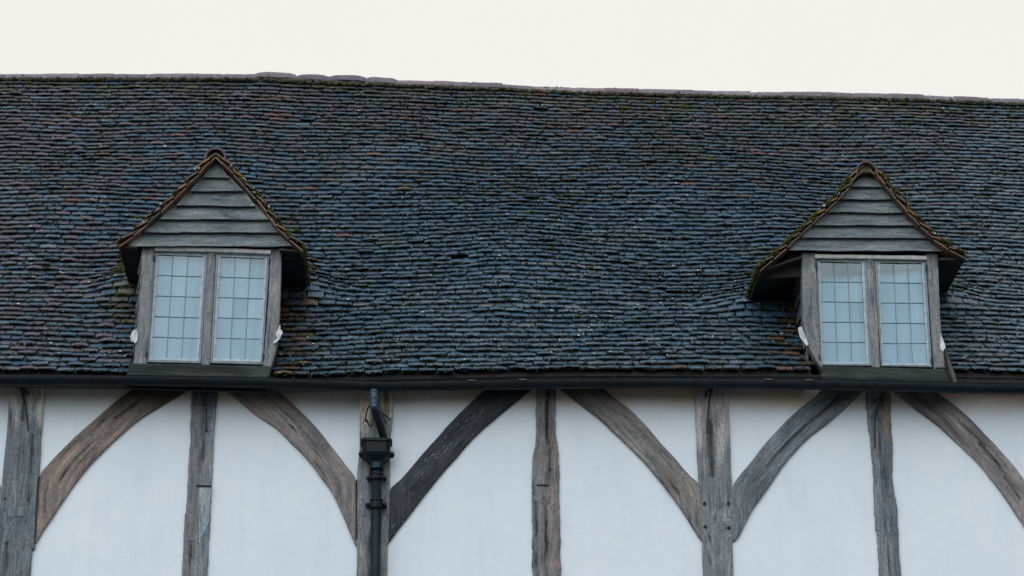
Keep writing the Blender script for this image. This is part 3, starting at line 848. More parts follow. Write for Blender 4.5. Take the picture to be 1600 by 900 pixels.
def dormer(d, jambs, mullion, head, sill, casements, boards, flash, label, moss_k):
    yb = Vector((0, 1, 0))
    T = lambda name, A, B, mat, par, off=0.0, thick=0.1, **k: timber(name, A, B, mat, par, y=-0.44 + off, thick=thick, lean=LEAN, z0=ZS, **k)
    # body: dark lining behind the boards and cheeks back to the roof
    mb = MB()
    L, R = d['L'], d['R']
    xl, xr = d['xl'], d['xr']
    zb = ZS - 0.02
    # gable lining
    prof = [Vector((p.x, p.y + VERGE + 0.05, p.z)) for p in L] + [Vector((p.x, p.y + VERGE + 0.05, p.z)) for p in R[::-1][1:]]
    prof = [Vector((p.x + (d['xc'] - p.x) * 0.07, p.y, p.z - 0.05)) for p in prof]
    zlow = min(d['zl'], d['zr']) - 0.05
    prism(mb, prof[::-1], Vector((0, 0.03, 0)))
    body = mb.build('dormer_window', M_FELT, barn, label=label)
    # cheeks: lapped boards on both sides
    zt = min(d['zl'], d['zr']) + 0.12
    nb = 7
    for sgn, xx in ((-1, xl), (1, xr)):
        for k in range(nb):
            z1 = zb + 0.08 + (zt - zb) * k / nb; z2 = z1 + (zt - zb) / nb + 0.03
            yA = -0.44 + (z1 - ZS) * LEAN + 0.10
            # how far back before it meets the main roof
            yB = yA + 0.05 + max(0.05, (z2 - interp(ez, xx)) / 1.2)
            c = MB()
            o1 = sgn * 0.030; o2 = sgn * 0.004; th = -sgn * 0.016
            vs = [(xx - sgn * .03 + o1, yA, z1), (xx - sgn * .03 + o1, yB, z1), (xx - sgn * .03 + o2, yB, z2), (xx - sgn * .03 + o2, yA, z2)]
            vs += [(a + th, b, c_) for a, b, c_ in vs]
            kk = U(0.6, 1.1)
            c.add(vs, [(0, 1, 2, 3), (7, 6, 5, 4), (0, 4, 5, 1), (2, 6, 7, 3), (1, 5, 6, 2), (0, 3, 7, 4)], (kk, kk, kk), [(v[2], v[1]) for v in vs])
            c.build('cheek_board', M_BOARD if sgn * (1 if d['kind'] == 'left' else -1) < 0 or d['kind'] == 'right' else M_DARKWOOD, body)
    # jambs, mullion, head, sill
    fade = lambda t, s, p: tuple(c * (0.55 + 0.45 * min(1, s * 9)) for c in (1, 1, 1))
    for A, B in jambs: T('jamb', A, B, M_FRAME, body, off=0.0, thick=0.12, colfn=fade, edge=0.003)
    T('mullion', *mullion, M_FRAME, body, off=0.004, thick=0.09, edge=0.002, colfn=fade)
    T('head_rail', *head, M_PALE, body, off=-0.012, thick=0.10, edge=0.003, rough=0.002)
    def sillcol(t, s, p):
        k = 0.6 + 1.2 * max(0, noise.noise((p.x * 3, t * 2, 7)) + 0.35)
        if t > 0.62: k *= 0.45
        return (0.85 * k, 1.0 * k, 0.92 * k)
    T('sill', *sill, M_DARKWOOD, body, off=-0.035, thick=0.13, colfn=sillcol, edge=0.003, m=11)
    # weatherboards: each one laps the one below
    for i, (A, B) in enumerate(boards):
        def bc(t, s, p, i=i):
            e = min(s, 1 - s)
            k = 1.0 + (1.3 * max(0, 1 - e / 0.08)) + 0.15 * noise.noise((p.x * 4, i, 3))
            
            w_ = max(0, 1 - e / 0.07) * 0.12
            return (k * (1 + w_), k, k * (1 - w_))
        a3 = [dface(x_, y_, 0.005) for x_, y_ in A]; b3 = [dface(x_, y_, -0.055) for x_, y_ in B]
        n = 40; a3 = resample(a3, n); b3 = resample(b3, n); m = 7
        vs = []; cs = []; uv = []; acc = 0; sd = rnd() * 50
        for q in range(n):
            if q: acc += (b3[q] - b3[q - 1]).length
            wob = noise.noise((sd, acc * 3, 0)) * 0.010 + noise.noise((sd, acc * 15, 0)) * 0.003
            for r_ in range(m):
                t = r_ / (m - 1); p = a3[q].lerp(b3[q], t) + Vector((0, 0, wob * t))
                p.y += noise.noise((sd + t, acc * 2, 4)) * 0.004
                vs.append(p); cs.append(bc(t, q / (n - 1), p)); uv.append((sd + t * 0.14, sd + acc))
            p = b3[q] + Vector((0, 0.022, wob)); vs.append(p); cs.append((.7, .7, .7)); uv.append((sd + .16, sd + acc))
            p = a3[q] + Vector((0, 0.022, 0)); vs.append(p); cs.append((.7, .7, .7)); uv.append((sd + .30, sd + acc))
        W = m + 2; fs = []
        for q in range(n - 1):
            o = q * W
            for r_ in range(W):
                r2 = (r_ + 1) % W
                fs.append((o + r_, o + r2, o + W + r2, o + W + r_))
        fs.append(tuple(range(W))[::-1]); fs.append(tuple((n - 1) * W + r_ for r_ in range(W)))
        wb = MB(); wb.add(vs, fs, cs, uv); wb.build('weatherboard', M_BOARD, body)
    # beam under the gable boards (soffit)
    # casements
    for outer, inner in casements:
        cm = MB()
        # outer frame ring in two steps
        def ring(o4, i4, offo, offi, dep, col):
            O = [dface(x_, y_, offo) for x_, y_ in o4]; I = [dface(x_, y_, offi) for x_, y_ in i4]
            vs = O + I + [p + Vector((0, dep, 0)) for p in O] + [p + Vector((0, dep, 0)) for p in I]
            fs = []
            for k in range(4):
                k2 = (k + 1) % 4
                fs += [(k, k2, 4 + k2, 4 + k), (8 + k, 12 + k, 12 + k2, 8 + k2), (k, 8 + k, 8 + k2, k2), (4 + k, 4 + k2, 12 + k2, 12 + k)]
            cm.add(vs, fs, col)
        def inset(q, k):
            c = (sum(p[0] for p in q) / 4, sum(p[1] for p in q) / 4)
            return [(p[0] + k * (1 if p[0] < c[0] else -1), p[1] + k * (1 if p[1] < c[1] else -1)) for p in q]
        mid = [lerp2(a, b, 0.45) for a, b in zip(outer, inner)]
        ring(inset(outer, 0.7), mid, 0.022, 0.020, 0.05, (0.75, 0.85, 0.95))
        ring(inset(mid, 0.5), inner, 0.030, 0.034, 0.04, (1.35, 1.4, 1.4))
        cm.build('casement_frame', M_CASE, body)
        off = 0.046
        nc, nr = 3, 5
        lead = MB()
        for c_ in range(nc):
            for r_ in range(nr):
                q = [bilin(inner, c_ / nc, r_ / nr), bilin(inner, (c_ + 1) / nc, r_ / nr), bilin(inner, (c_ + 1) / nc, (r_ + 1) / nr), bilin(inner, c_ / nc, (r_ + 1) / nr)]
                pts = [dface(x_, y_, off) for x_, y_ in q]
                # each old pane sits at its own slight angle
                ta, tb = U(-.0016, .0016), U(-.0016, .0016)
                pts = [p + Vector((0, ta * (1 if k in (0, 1) else -1) + tb * (1 if k in (0, 3) else -1), 0)) for k, p in enumerate(pts)]
                pm = MB(); prism(pm, pts, Vector((0, 0.003, 0))); pm.build('pane', M_GLASS, body)
        hw = 0.0041
        for c_ in range(1, nc):
            pts = [dface(*bilin(inner, c_ / nc + U(-.002, .002), v / 10), off - 0.003) for v in range(11)]
            for a, b in zip(pts, pts[1:]):
                tube(lead, [a, b], hw, 5)
        for r_ in range(1, nr):
            pts = [dface(*bilin(inner, v / 8, r_ / nr + U(-.001, .001)), off - 0.003) for v in range(9)]
            for a, b in zip(pts, pts[1:]):
                tube(lead, [a, b], hw, 5)
        for c_ in range(1, nc):
            for r_ in range(1, nr):
                blob(lead, dface(*bilin(inner, c_ / nc, r_ / nr), off - 0.004), Vector((1, 0, 0)), Vector((0, 0, 1)), Vector((0, -1, 0)), 0.009, 0.009, 0.004, (0.8, 0.8, 0.8))
        lead.build('leading', M_LEADED, body)
        # pale curtain hanging close behind the glass
        cu = MB(); nn_ = 36; vs = []; cs = []
        o2 = inset(outer, -1)
        for k in range(nn_ + 1):
            for r_ in range(8):
                t = k / nn_; p = dface(*bilin(outer, t, r_ / 7), 0.10)
                p.y += 0.008 * math.sin(t * 30 + r_ * .2) + 0.01 * noise.noise((t * 6, r_ * .3, outer[0][0]))
                vs.append(p); kf = 1.0 + 0.06 * noise.noise((t * 5, r_ * .5, outer[0][0]))
                if t > 0.75 and r_ / 7 > 0.3 and d['kind'] == 'right' and outer[0][0] > 1360: kf *= 1.16
                if d['kind'] == 'left' and outer[0][0] > 330 and t < 0.4 and 3 < r_ < 5: kf *= 1.06
                cs.append((kf, kf, kf))
        cu.add(vs, [(k * 8 + r_, k * 8 + r_ + 1, (k + 1) * 8 + r_ + 1, (k + 1) * 8 + r_) for k in range(nn_) for r_ in range(7)], cs)
        cu.build('curtain', M_CURTAIN, body)
        # two small iron hinges on the outer side
        hx = 0 if outer is casements[0][0] else 1
        for vv in (0.07, 0.93):
            p = dface(*bilin(outer, hx, vv), 0.0); hm = MB()
            tube(hm, [p + Vector((0, 0, -0.03)), p + Vector((0, 0, 0.03))], 0.009, 8, (2.5, 2.5, 2.5)); hm.build('hinge', M_IRON, body)
    # flashings tucked into the corners
    for poly in flash:
        poly = [(a + U(-.9, .9), b + U(-.9, .9)) for (a, b), (a2, b2) in zip(poly, poly[1:] + poly[:1]) for (a, b) in ((a, b), ((a + a2) / 2, (b + b2) / 2))]
        fm = MB(); pts = [dface(x_, y_, -0.012) for x_, y_ in poly]
        prism(fm, pts[::-1] if False else pts, Vector((0, 0.022, 0))); fm.build('flashing', M_FLASH, body)
    # dormer roof: boarding and tiles on both slopes
    bd = MB()
    for side in (L, R):
        pr = resample(side, 14)
        vs = []
        for p in pr:
            ins = Vector(((d['xc'] - p.x) * 0.0, 0, 0))
            vs += [p + Vector((0, 0.03, -0.022)), p + Vector((0, 2.6, -0.022)), p + Vector((0, 0.03, -0.05)), p + Vector((0, 2.6, -0.05))]
        fs = []
        for i in range(13):
            o = i * 4
            fs += [(o, o + 1, o + 5, o + 4), (o + 2, o + 6, o + 7, o + 3), (o, o + 4, o + 6, o + 2)]
        fs += [(0, 2, 3, 1)]
        bd.add(vs, fs)
    bd.build('dormer_boarding', M_FELT, body)
    dpool = Pool()
    for si, side in enumerate((L, R)):
        ln = sum((a - b).length for a, b in zip(side, side[1:]))
        nco = int(ln / 0.088)
        fine = resample(side, nco + 1)
        for k in range(nco):
            tail = fine[k]; nxt = fine[min(k + 1, nco)]; prv = fine[max(k - 1, 0)]
            dn = (prv - nxt).normalized()
            u = Vector((0, 1, 0)); n = u.cross(dn).normalized()
            if n.z < 0: n = -n
            uu = dn.cross(n); uu = -uu if uu.dot(Vector((0, 1, 0))) < 0 else uu
            # keep a right-handed frame: local x along the ridge direction
            ux = uu if (uu.cross(-dn)).dot(n) > 0 else -uu
            for c_ in range(0, 15):
                off = TW * (c_ + 0.5) + (0.0 if k % 2 else -0.03)
                P = tail + Vector((0, off, 0)) - n * 0.022
                if c_ > 0:
                    zr = interp(ez, P.x) + (P.y - Y_EAVE) * (interp(rz, P.x) - interp(ez, P.x)) / (Y_RIDGE - Y_EAVE)
                    if P.z < zr - 0.10: continue
                var = random.choice(VAR['verge'] if c_ == 0 else VAR['purple'])
                if k > nco - 2: continue
                M = tile_matrix(P, ux, dn, n, (0.042 if c_ == 0 else 0.034) + U(-0.006, 0.008), U(-.05, .05), U(-.03, .03))
                if c_ == 0:
                    o = bpy.data.objects.new('verge_tile', vmesh(var)); COL.objects.link(o); o.parent = body; o.matrix_local = M
                    # undercloak tile bedded below it
                    M2 = tile_matrix(P - n * 0.020 + Vector((0, 0.015, 0)) + dn * 0.03, ux, dn, n, 0.006, U(-.03, .03), U(-.02, .02))
                    v2 = random.choice(VAR['verge']); o = bpy.data.objects.new('undercloak_tile', vmesh(v2)); COL.objects.link(o); o.parent = body; o.matrix_local = M2
                    km = moss_k[si]
                    for _ in range(int(km * U(4, 14))):
                        c = P - u * (TW / 2 + U(-0.02, 0.008)) + dn * U(-.09, .01) + n * U(0.02, 0.047)
                        sz = U(.006, .016); blob(moss, c, dn, u, n, sz * 1.5, sz, sz * .8, random.choice(MOSSC))
                    if rnd() < 0.6:
                        for _ in range(3):
                            c = P - u * (TW / 2 + 0.002) + dn * U(-.05, .01) + n * U(0.01, 0.045)
                            sz = U(.003, .009); flake(lich, c, dn, n, u, sz * 1.3, sz, 0.004, (1, 1, .95))
                    if c_ == 0 and si == 0 and d['kind'] == 'right':
                        pass
                else: dpool.add(var, M)
            # moss along the receding eave
            if k == 0:
                for _ in range(int(160 * moss_k[si])):
                    yy = U(0, 1.0); c = tail + Vector((0, yy, 0)) + dn * U(-.03, .012) + n * U(-.015, .03)
                    sz = U(.008, .02); blob(moss, c, u, dn, n, sz * 1.4, sz, sz, random.choice(MOSSC))
    dpool.build('dormer_roof_tiles', body, kind='stuff')
    # half-round ridge tiles of the dormer
    ap = L[-1]
    for k in range(5):
        rm = MB(); y0_ = ap.y - 0.03 + k * 0.40; seg = 12; vs = []
        for yy in (y0_, y0_ + 0.39):
            for rr in (0.102, 0.084):
                for q in range(seg + 1):
                    th = -0.25 + (math.pi + 0.5) * q / seg
                    kq = 1 + 0.04 * noise.noise((q * .7, k, d['xc']))
                    vs.append((ap.x + math.cos(th) * rr * kq * 1.05, yy, ap.z - 0.072 + math.sin(th) * rr * kq * 1.12))
        W = seg + 1; fs = []
        for q in range(seg):
            fs += [(q, q + 1, W + q + 1, W + q), (2 * W + q, 3 * W + q, 3 * W + q + 1, 2 * W + q + 1), (q, 2 * W + q, 2 * W + q + 1, q + 1), (W + q, W + q + 1, 3 * W + q + 1, 3 * W + q)]
        rm.add(vs, fs, (0.62, 0.50, 0.42)); rm.build('dormer_ridge_tile', M_RIDGE, body)
    mm = MB()
    pts = [Vector((ap.x + math.cos(t) * 0.066, ap.y + 0.02, ap.z - 0.062 + math.sin(t) * 0.074)) for t in [i * math.pi / 8 for i in range(9)]]
    prism(mm, pts, Vector((0, 0.08, 0))); mm.build('ridge_mortar', M_MORTAR, body)
    for _ in range(70):
        t = U(0.1, math.pi - 0.1); c = Vector((ap.x + math.cos(t) * 0.09, ap.y + U(-.01, .2), ap.z - 0.062 + math.sin(t) * 0.10))
        sz = U(.005, .012); blob(moss, c, Vector((1, 0, 0)), Vector((0, 1, 0)), Vector((0, 0, 1)), sz, sz, sz, random.choice(MOSSC))
    # shadowed eaves board under each overhang
    for side, xx in ((L, xl), (R, xr)):
        e = side[0]; sm = MB()
        zt_ = e.z - 0.035; zi_ = max(d['zl'], d['zr']) - 0.035
        vs = [Vector((e.x, e.y + 0.05, zt_)), Vector((xx, e.y + 0.05, zi_)), Vector((xx, e.y + 2.0, zi_)), Vector((e.x, e.y + 2.0, zt_))]
        sm.add(vs + [v + Vector((0, 0, 0.02)) for v in vs], [(0, 1, 2, 3), (7, 6, 5, 4), (0, 4, 5, 1), (1, 5, 6, 2), (2, 6, 7, 3), (3, 7, 4, 0)])
        sm.build('eaves_soffit', M_FELT, body)
    return body

def mkboards(apex, rows):
    """rows: (y, xl, xr) lower edges, from the top down"""
    out = []
    pl, pr, py_ = apex[0] - 2, apex[0] + 2, apex[1] + 2
    for (y, xl, xr) in rows:
        # upper edge tucks under the board above
        k = 0.0
        A = [(pl, py_ - 2), ((pl + pr) / 2, py_ - 2.5), (pr, py_ - 2)]
        B = [(xl, y), ((xl + xr) / 2, y + 0.5), (xr, y + 0.8)]
        out.append((A, B)); pl, pr, py_ = xl, xr, y
    return out
dl = dormer(DL,
    jambs=[([(222, 383), (217, 470), (209, 568)], [(241, 383), (237, 470), (229, 568)]),
           ([(422.5, 388), (419, 470), (411, 571)], [(440, 390), (437, 480), (433, 535), (423, 573)])],
    mullion=([(325, 392), (320, 470), (314, 569)], [(337, 392), (333, 470), (327.5, 570)]),
    head=([(241, 384.5), (330, 386), (423, 390)], [(241, 391.5), (330, 393), (423, 396.5)]),
    sill=([(202, 567), (300, 569), (424, 572)], [(196, 594), (300, 596), (417, 598)]),
    casements=[([(241, 392), (325, 393), (314, 568), (228.5, 566)], [(247.5, 398), (317, 400), (307, 561), (236.5, 558.5)]),
               ([(337.5, 394), (422, 397), (411, 570), (328, 567.5)], [(344.5, 401), (414, 403.5), (406, 561.5), (336, 560)])],
    boards=mkboards((337, 252), [(276, 318, 357), (297.5, 297, 380), (320.7, 275, 399), (342, 249, 420), (362.6, 219, 445), (384, 201, 464)]),
    flash=[[(208, 517), (213, 514), (216, 520), (215, 532), (211, 536), (206, 533), (204, 526)], [(437, 507), (438, 514), (441.5, 519), (438, 527), (434, 533), (427, 537), (432, 528), (431, 520)]],
    label='dormer with clean orange edged verge tiles and the window nearest the drainpipe', moss_k=(0.5, 1.0))
dr = dormer(DR,
    jambs=[([(1252, 395), (1254, 470), (1256, 505), (1264, 541), (1283, 574)], [(1274, 395), (1278, 470), (1280, 505), (1282, 541), (1286, 574)]),
           ([(1447.5, 396), (1453, 480), (1459.5, 577)], [(1465.5, 396), (1469, 490), (1477, 577)])],
    mullion=([(1354, 402), (1358, 490), (1363, 573)], [(1366, 402), (1371, 490), (1375.5, 574)]),
    head=([(1273.5, 396.5), (1360, 398), (1448, 399)], [(1273.5, 403), (1360, 404), (1448, 405.5)]),
    sill=([(1283, 572), (1380, 574), (1481, 577)], [(1285, 598), (1380, 600), (1491, 603)]),
    casements=[([(1275, 403), (1354, 404), (1363, 572), (1281, 571)], [(1281, 408.5), (1346, 410), (1353.7, 566), (1285.7, 566)]),
               ([(1366, 405), (1447, 406), (1457, 574), (1376, 572.5)], [(1374.5, 410), (1439.5, 411), (1449, 568), (1380, 568)])],
    boards=mkboards((1355, 270), [(290.7, 1330, 1378), (310.6, 1313, 1401), (331.4, 1293, 1421), (351.3, 1271, 1442), (370.8, 1252, 1466), (391.2, 1233, 1486)]),
    flash=[[(1247, 511), (1252, 510), (1263, 538), (1260, 540), (1250, 526)], [(1470, 518), (1473, 530), (1478, 542), (1474, 550), (1469, 546)]],
    label='dormer whose verges are thick with moss and whose left cheek boards show', moss_k=(2.2, 1.6))
# sloping side board at the right foot of the right-hand dormer
timber('side_board', [(1476, 545), (1478, 560), (1481, 577), (1490, 602)], [(1478, 545), (1484, 562), (1491, 580), (1496, 600)], M_DARKWOOD, dr, y=-0.50, thick=0.05, m=5,
       colfn=lambda t, s, p: (3.2, 3.0, 2.6) if t > .4 else (1.2, 1, .9))

moss.build('moss', M_MOSS, roof, kind='stuff')
lich.build('lichen', M_LICHEN, roof, kind='stuff')
moss_shade.build('joint_moss_shade', M_MOSSSHADE, roof, kind='stuff')

# ------------------------------------------------------------------ the wall: plaster and timbers
ZT = interp(ez, 0) + 0.12
def wx(px, py=750): return at(px, py, WALLY).x
stops = [X0, wx(25), wx(310), wx(584), wx(853), wx(1118), wx(1383), wx(1650), X1]
for a, b in zip(stops, stops[1:]):
    pm = MB(); nx_, nz_ = 26, 60; vs = []
    for i in range(nx_ + 1):
        for k in range(nz_ + 1):
            x_ = a + (b - a) * i / nx_; z_ = 0.5 + (ZT - 0.5) * k / nz_
            vs.append((x_ + (0.002 if i == 0 else -0.002 if i == nx_ else 0), WALLY + 0.004 * noise.noise((x_ * 1.5, z_ * 1.5, 2)) + 0.002 * noise.noise((x_ * 6, z_ * 6, 3)), z_))
    nfront = len(vs)
    vs += [(a + .002, WALLY + 0.10, 0.5), (b - .002, WALLY + 0.10, 0.5), (b - .002, WALLY + 0.10, ZT), (a + .002, WALLY + 0.10, ZT)]
    fs = [(i * (nz_ + 1) + k, (i + 1) * (nz_ + 1) + k, (i + 1) * (nz_ + 1) + k + 1, i * (nz_ + 1) + k + 1) for i in range(nx_) for k in range(nz_)]
    fs.append((nfront + 1, nfront, nfront + 3, nfront + 2))
    pm.add(vs, fs); pm.build('plaster_panel', M_PLASTER, barn, smooth=True)
# brick plinth and the other three walls (out of view)
bm_ = MB(); box(bm_, X0, X1, WALLY - 0.06, 0.3, 0.0, 0.5); bm_.build('plinth', simple('plinth_brick', (0.25, 0.12, 0.08), 0.9, scale=12), barn)
bm_ = MB(); ze_ = interp(ez, 0)
box(bm_, X0 + .1, X0 + .25, 0.32, 2 * Y_RIDGE, 0, ze_); box(bm_, X1 - .25, X1 - .1, 0.32, 2 * Y_RIDGE, 0, ze_); box(bm_, X0 + .1, X1 - .1, 2 * Y_RIDGE + .005, 2 * Y_RIDGE + .15, 0, ze_)
bm_.build('rear_walls', M_PLASTER, barn)

def ext(L, slope_at=-2):
    """carry a post's edge on down to the plinth and up under the eaves"""
    (x0_, y0_), (x1_, y1_) = L[0], L[1]
    t0 = (x0_ - (x1_ - x0_) / (y1_ - y0_) * 42 * 0.3, y0_ - 42)
    P = at(*L[-1], -0.03 + WALLY); P0 = at(*L[max(len(L) - 3, 0)], -0.03)
    px_, py_ = project(Vector((P.x, -0.03 + WALLY, 0.52)))
    return [t0] + list(L) + [(px_, py_)]
def palefn(top_px, strength, warm):
    zt_ = at(800, 606, WALLY).z; zb_ = at(800, top_px, WALLY).z
    def f(t, s, p):
        k = (p.z - zb_) / (zt_ - zb_)
        k = k + 0.7 * noise.noise((p.x * 9, p.z * 2.2, 5)) - 0.25 * math.exp(-((t - .5) / .22) ** 2)
        k = min(max(k * 1.8 - 0.1, 0), 1)
        return tuple(1 + (w_ - 1) * k * strength for w_ in warm)
    return f
# main posts
timber('post', ext([(14, 601), (12, 660), (6, 720), (2, 765), (-2, 820), (-5, 900)]), ext([(70, 601), (65, 669), (61, 743), (55, 850), (50, 860), (47, 900)]),
       M_OAKBLUE, barn, y=-0.035, m=15, groove=[(0.42, 0.012, 0.015, 0.07, 0.02), (0.30, 0.005, 0.08, 0.35, 0.01)], colfn=palefn(690, 1.0, (4.4, 3.7, 3.1)), label='weathered grey post with a pale limewashed top')
timber('post', ext([(563, 611), (562, 687), (560, 722), (557, 751), (556, 853), (557, 900)]), ext([(615, 611), (613, 658), (610, 687), (609, 765), (607, 850), (605, 900)]),
       M_OAK, barn, y=-0.035, m=15, groove=[(0.78, 0.018, 0.0, 0.085, 0.03), (0.2, 0.006, 0.09, 0.3, 0.012)], colfn=palefn(672, 0.9, (4.0, 3.4, 2.6)), label='mottled grey post behind the drainpipe')
timber('post', ext([(1086, 607), (1090, 722), (1094, 779), (1097, 847), (1099, 900)]), ext([(1137, 607), (1140, 669), (1142, 722), (1145, 793), (1146, 900)]),
       M_OAK, barn, y=-0.035, m=15, groove=[(0.42, 0.024, 0.065, 0.125, 0.012)], colfn=palefn(700, 0.55, (3.4, 3.0, 2.7)), label='pale grey post with four dark pegs')
timber('post', ext([(1622, 607), (1628, 722), (1634, 847), (1640, 900)]), ext([(1674, 607), (1680, 669), (1686, 793), (1690, 900)]), M_OAK, barn, y=-0.035)
timber('post', ext([(-262, 601), (-270, 720), (-285, 900)]), ext([(-214, 601), (-222, 743), (-235, 900)]), M_OAK, barn, y=-0.035)
# thin studs
Z3 = at(1380, 690, WALLY).z
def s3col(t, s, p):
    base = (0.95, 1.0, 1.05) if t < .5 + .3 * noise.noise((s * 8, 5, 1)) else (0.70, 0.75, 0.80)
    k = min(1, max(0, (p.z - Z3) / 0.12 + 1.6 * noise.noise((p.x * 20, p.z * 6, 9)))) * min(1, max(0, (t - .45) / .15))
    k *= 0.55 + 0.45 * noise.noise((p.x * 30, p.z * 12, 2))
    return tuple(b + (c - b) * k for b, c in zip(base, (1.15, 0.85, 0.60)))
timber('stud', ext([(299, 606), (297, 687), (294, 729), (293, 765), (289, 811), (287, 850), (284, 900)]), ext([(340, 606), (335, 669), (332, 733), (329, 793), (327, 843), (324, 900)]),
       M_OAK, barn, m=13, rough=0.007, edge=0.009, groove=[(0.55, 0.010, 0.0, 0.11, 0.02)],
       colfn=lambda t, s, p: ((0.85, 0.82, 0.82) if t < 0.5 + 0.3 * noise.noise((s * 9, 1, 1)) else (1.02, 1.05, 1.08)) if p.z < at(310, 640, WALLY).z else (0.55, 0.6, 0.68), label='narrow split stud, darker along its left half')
timber('stud', ext([(838, 608), (837, 680), (832, 722), (831, 779), (832, 900)]), ext([(868, 608), (868, 672), (872, 697), (874, 758), (873, 808), (876, 900)]),
       M_OAKBROWN, barn, m=15, rough=0.007, edge=0.012, groove=[(0.60, 0.008, 0.0, 0.09, 0.03), (0.52, 0.005, 0.11, 0.40, 0.025)],
       colfn=lambda t, s, p: (1.0, 0.92, 0.92) if t > .55 + 0.3 * noise.noise((s * 8, 3, 1)) else (0.84, 0.90, 0.95), label='narrow stud with a long vertical crack and ragged edges')
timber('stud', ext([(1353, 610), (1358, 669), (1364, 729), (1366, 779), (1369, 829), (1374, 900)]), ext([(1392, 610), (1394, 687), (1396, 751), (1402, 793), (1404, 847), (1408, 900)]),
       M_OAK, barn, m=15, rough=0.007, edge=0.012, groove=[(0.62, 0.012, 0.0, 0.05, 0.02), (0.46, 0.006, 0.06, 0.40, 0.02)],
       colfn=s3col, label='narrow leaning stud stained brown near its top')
# curved braces
def streak(base, amp=0.5, sc_=3.0):
    sd_ = rnd() * 20
    return lambda t, s, p: tuple(b * (1 + amp * noise.noise((t * 3 + sd_, s * sc_, 2 + sd_))) for b in base)
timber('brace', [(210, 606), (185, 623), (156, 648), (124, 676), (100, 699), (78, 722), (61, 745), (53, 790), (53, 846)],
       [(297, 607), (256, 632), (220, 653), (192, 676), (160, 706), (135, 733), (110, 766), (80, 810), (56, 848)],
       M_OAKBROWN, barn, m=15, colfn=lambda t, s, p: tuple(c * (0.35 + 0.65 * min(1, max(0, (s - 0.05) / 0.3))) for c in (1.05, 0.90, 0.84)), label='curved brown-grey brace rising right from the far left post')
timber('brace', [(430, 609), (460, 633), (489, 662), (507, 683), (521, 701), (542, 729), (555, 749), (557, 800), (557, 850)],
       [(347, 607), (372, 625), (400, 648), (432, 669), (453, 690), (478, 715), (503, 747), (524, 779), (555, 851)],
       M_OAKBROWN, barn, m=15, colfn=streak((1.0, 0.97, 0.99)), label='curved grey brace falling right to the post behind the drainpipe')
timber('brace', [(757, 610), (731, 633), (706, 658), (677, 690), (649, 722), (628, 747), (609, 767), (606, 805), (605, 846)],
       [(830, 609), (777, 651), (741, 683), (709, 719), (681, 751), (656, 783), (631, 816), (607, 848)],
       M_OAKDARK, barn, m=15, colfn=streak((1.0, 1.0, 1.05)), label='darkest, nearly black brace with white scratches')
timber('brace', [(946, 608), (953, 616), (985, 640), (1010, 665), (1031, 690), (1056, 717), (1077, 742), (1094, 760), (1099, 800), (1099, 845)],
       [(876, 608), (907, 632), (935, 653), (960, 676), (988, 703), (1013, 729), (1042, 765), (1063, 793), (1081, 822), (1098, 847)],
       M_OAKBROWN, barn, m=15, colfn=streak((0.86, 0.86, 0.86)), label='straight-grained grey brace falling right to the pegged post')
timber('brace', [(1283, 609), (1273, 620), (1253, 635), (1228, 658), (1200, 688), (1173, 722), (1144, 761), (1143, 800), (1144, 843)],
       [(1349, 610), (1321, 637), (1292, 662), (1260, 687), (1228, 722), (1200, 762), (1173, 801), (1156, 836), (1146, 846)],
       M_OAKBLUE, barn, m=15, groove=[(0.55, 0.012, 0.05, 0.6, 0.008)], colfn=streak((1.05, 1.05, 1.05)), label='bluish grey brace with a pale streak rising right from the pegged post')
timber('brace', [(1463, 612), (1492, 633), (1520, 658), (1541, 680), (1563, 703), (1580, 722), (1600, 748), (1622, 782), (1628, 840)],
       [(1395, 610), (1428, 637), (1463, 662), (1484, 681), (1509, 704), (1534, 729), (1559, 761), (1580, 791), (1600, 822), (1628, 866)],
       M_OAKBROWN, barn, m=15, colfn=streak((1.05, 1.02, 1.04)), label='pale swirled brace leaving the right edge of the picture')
timber('brace', [(-80, 606), (-60, 628), (-40, 660), (-20, 710), (-4, 752), (2, 765), (2, 835)], [(-170, 606), (-140, 640), (-110, 680), (-75, 730), (-40, 790), (-12, 835), (1, 852)], M_OAKBROWN, barn, m=11)
fl = MB(); cpath = [(700, 690), (668, 728), (640, 762), (722, 668), (735, 655), (612, 815), (683, 712), (752, 640), (655, 745)]
for (cx_, cy_) in cpath:
    for _ in range(int(U(2, 9))):
        c = at(cx_ + random.gauss(0, 6), cy_ + random.gauss(0, 8), -0.036 + WALLY)
        dd = (at(700, 680, 0) - at(685, 700, 0)).normalized(); oo = Vector((0, -1, 0)).cross(dd)
        flake(fl, c, dd, oo, Vector((0, -1, 0)), U(.010, .040), U(.0015, .003), .004, (.8, .85, .9))
fl.build('limewash_flecks', M_LICHEN, barn, kind='stuff')
# pegs and housings
for (px_, py_) in ((1101, 787), (1138, 787), (1102, 823), (1139, 825)):
    p = at(px_, py_, -0.035 + WALLY); m_ = MB()
    tube(m_, [p + Vector((0, 0.03, 0)), p + Vector((0, -0.008, 0))], [0.021, 0.017], 9); m_.build('peg', M_PEG, barn)
for (px_, py_) in ((8, 779), (322, 673), (859, 733)):
    p = at(px_, py_, -0.035 + WALLY); m_ = MB()
    tube(m_, [p + Vector((0, 0.03, 0)), p + Vector((0, -0.004, 0))], [0.014, 0.011], 9); m_.build('peg', M_PEG, barn)
def patch(pts, mat, y, th, col):
    m_ = MB(); prism(m_, [at(a, b, y + WALLY) for a, b in pts], Vector((0, th, 0)), col); return m_
patch([(12, 793), (37, 792), (37, 806), (11, 808)], M_OAK, -0.041, 0.02, (1.0, 1.05, 1.1)).build('repair_piece', M_OAK, barn)
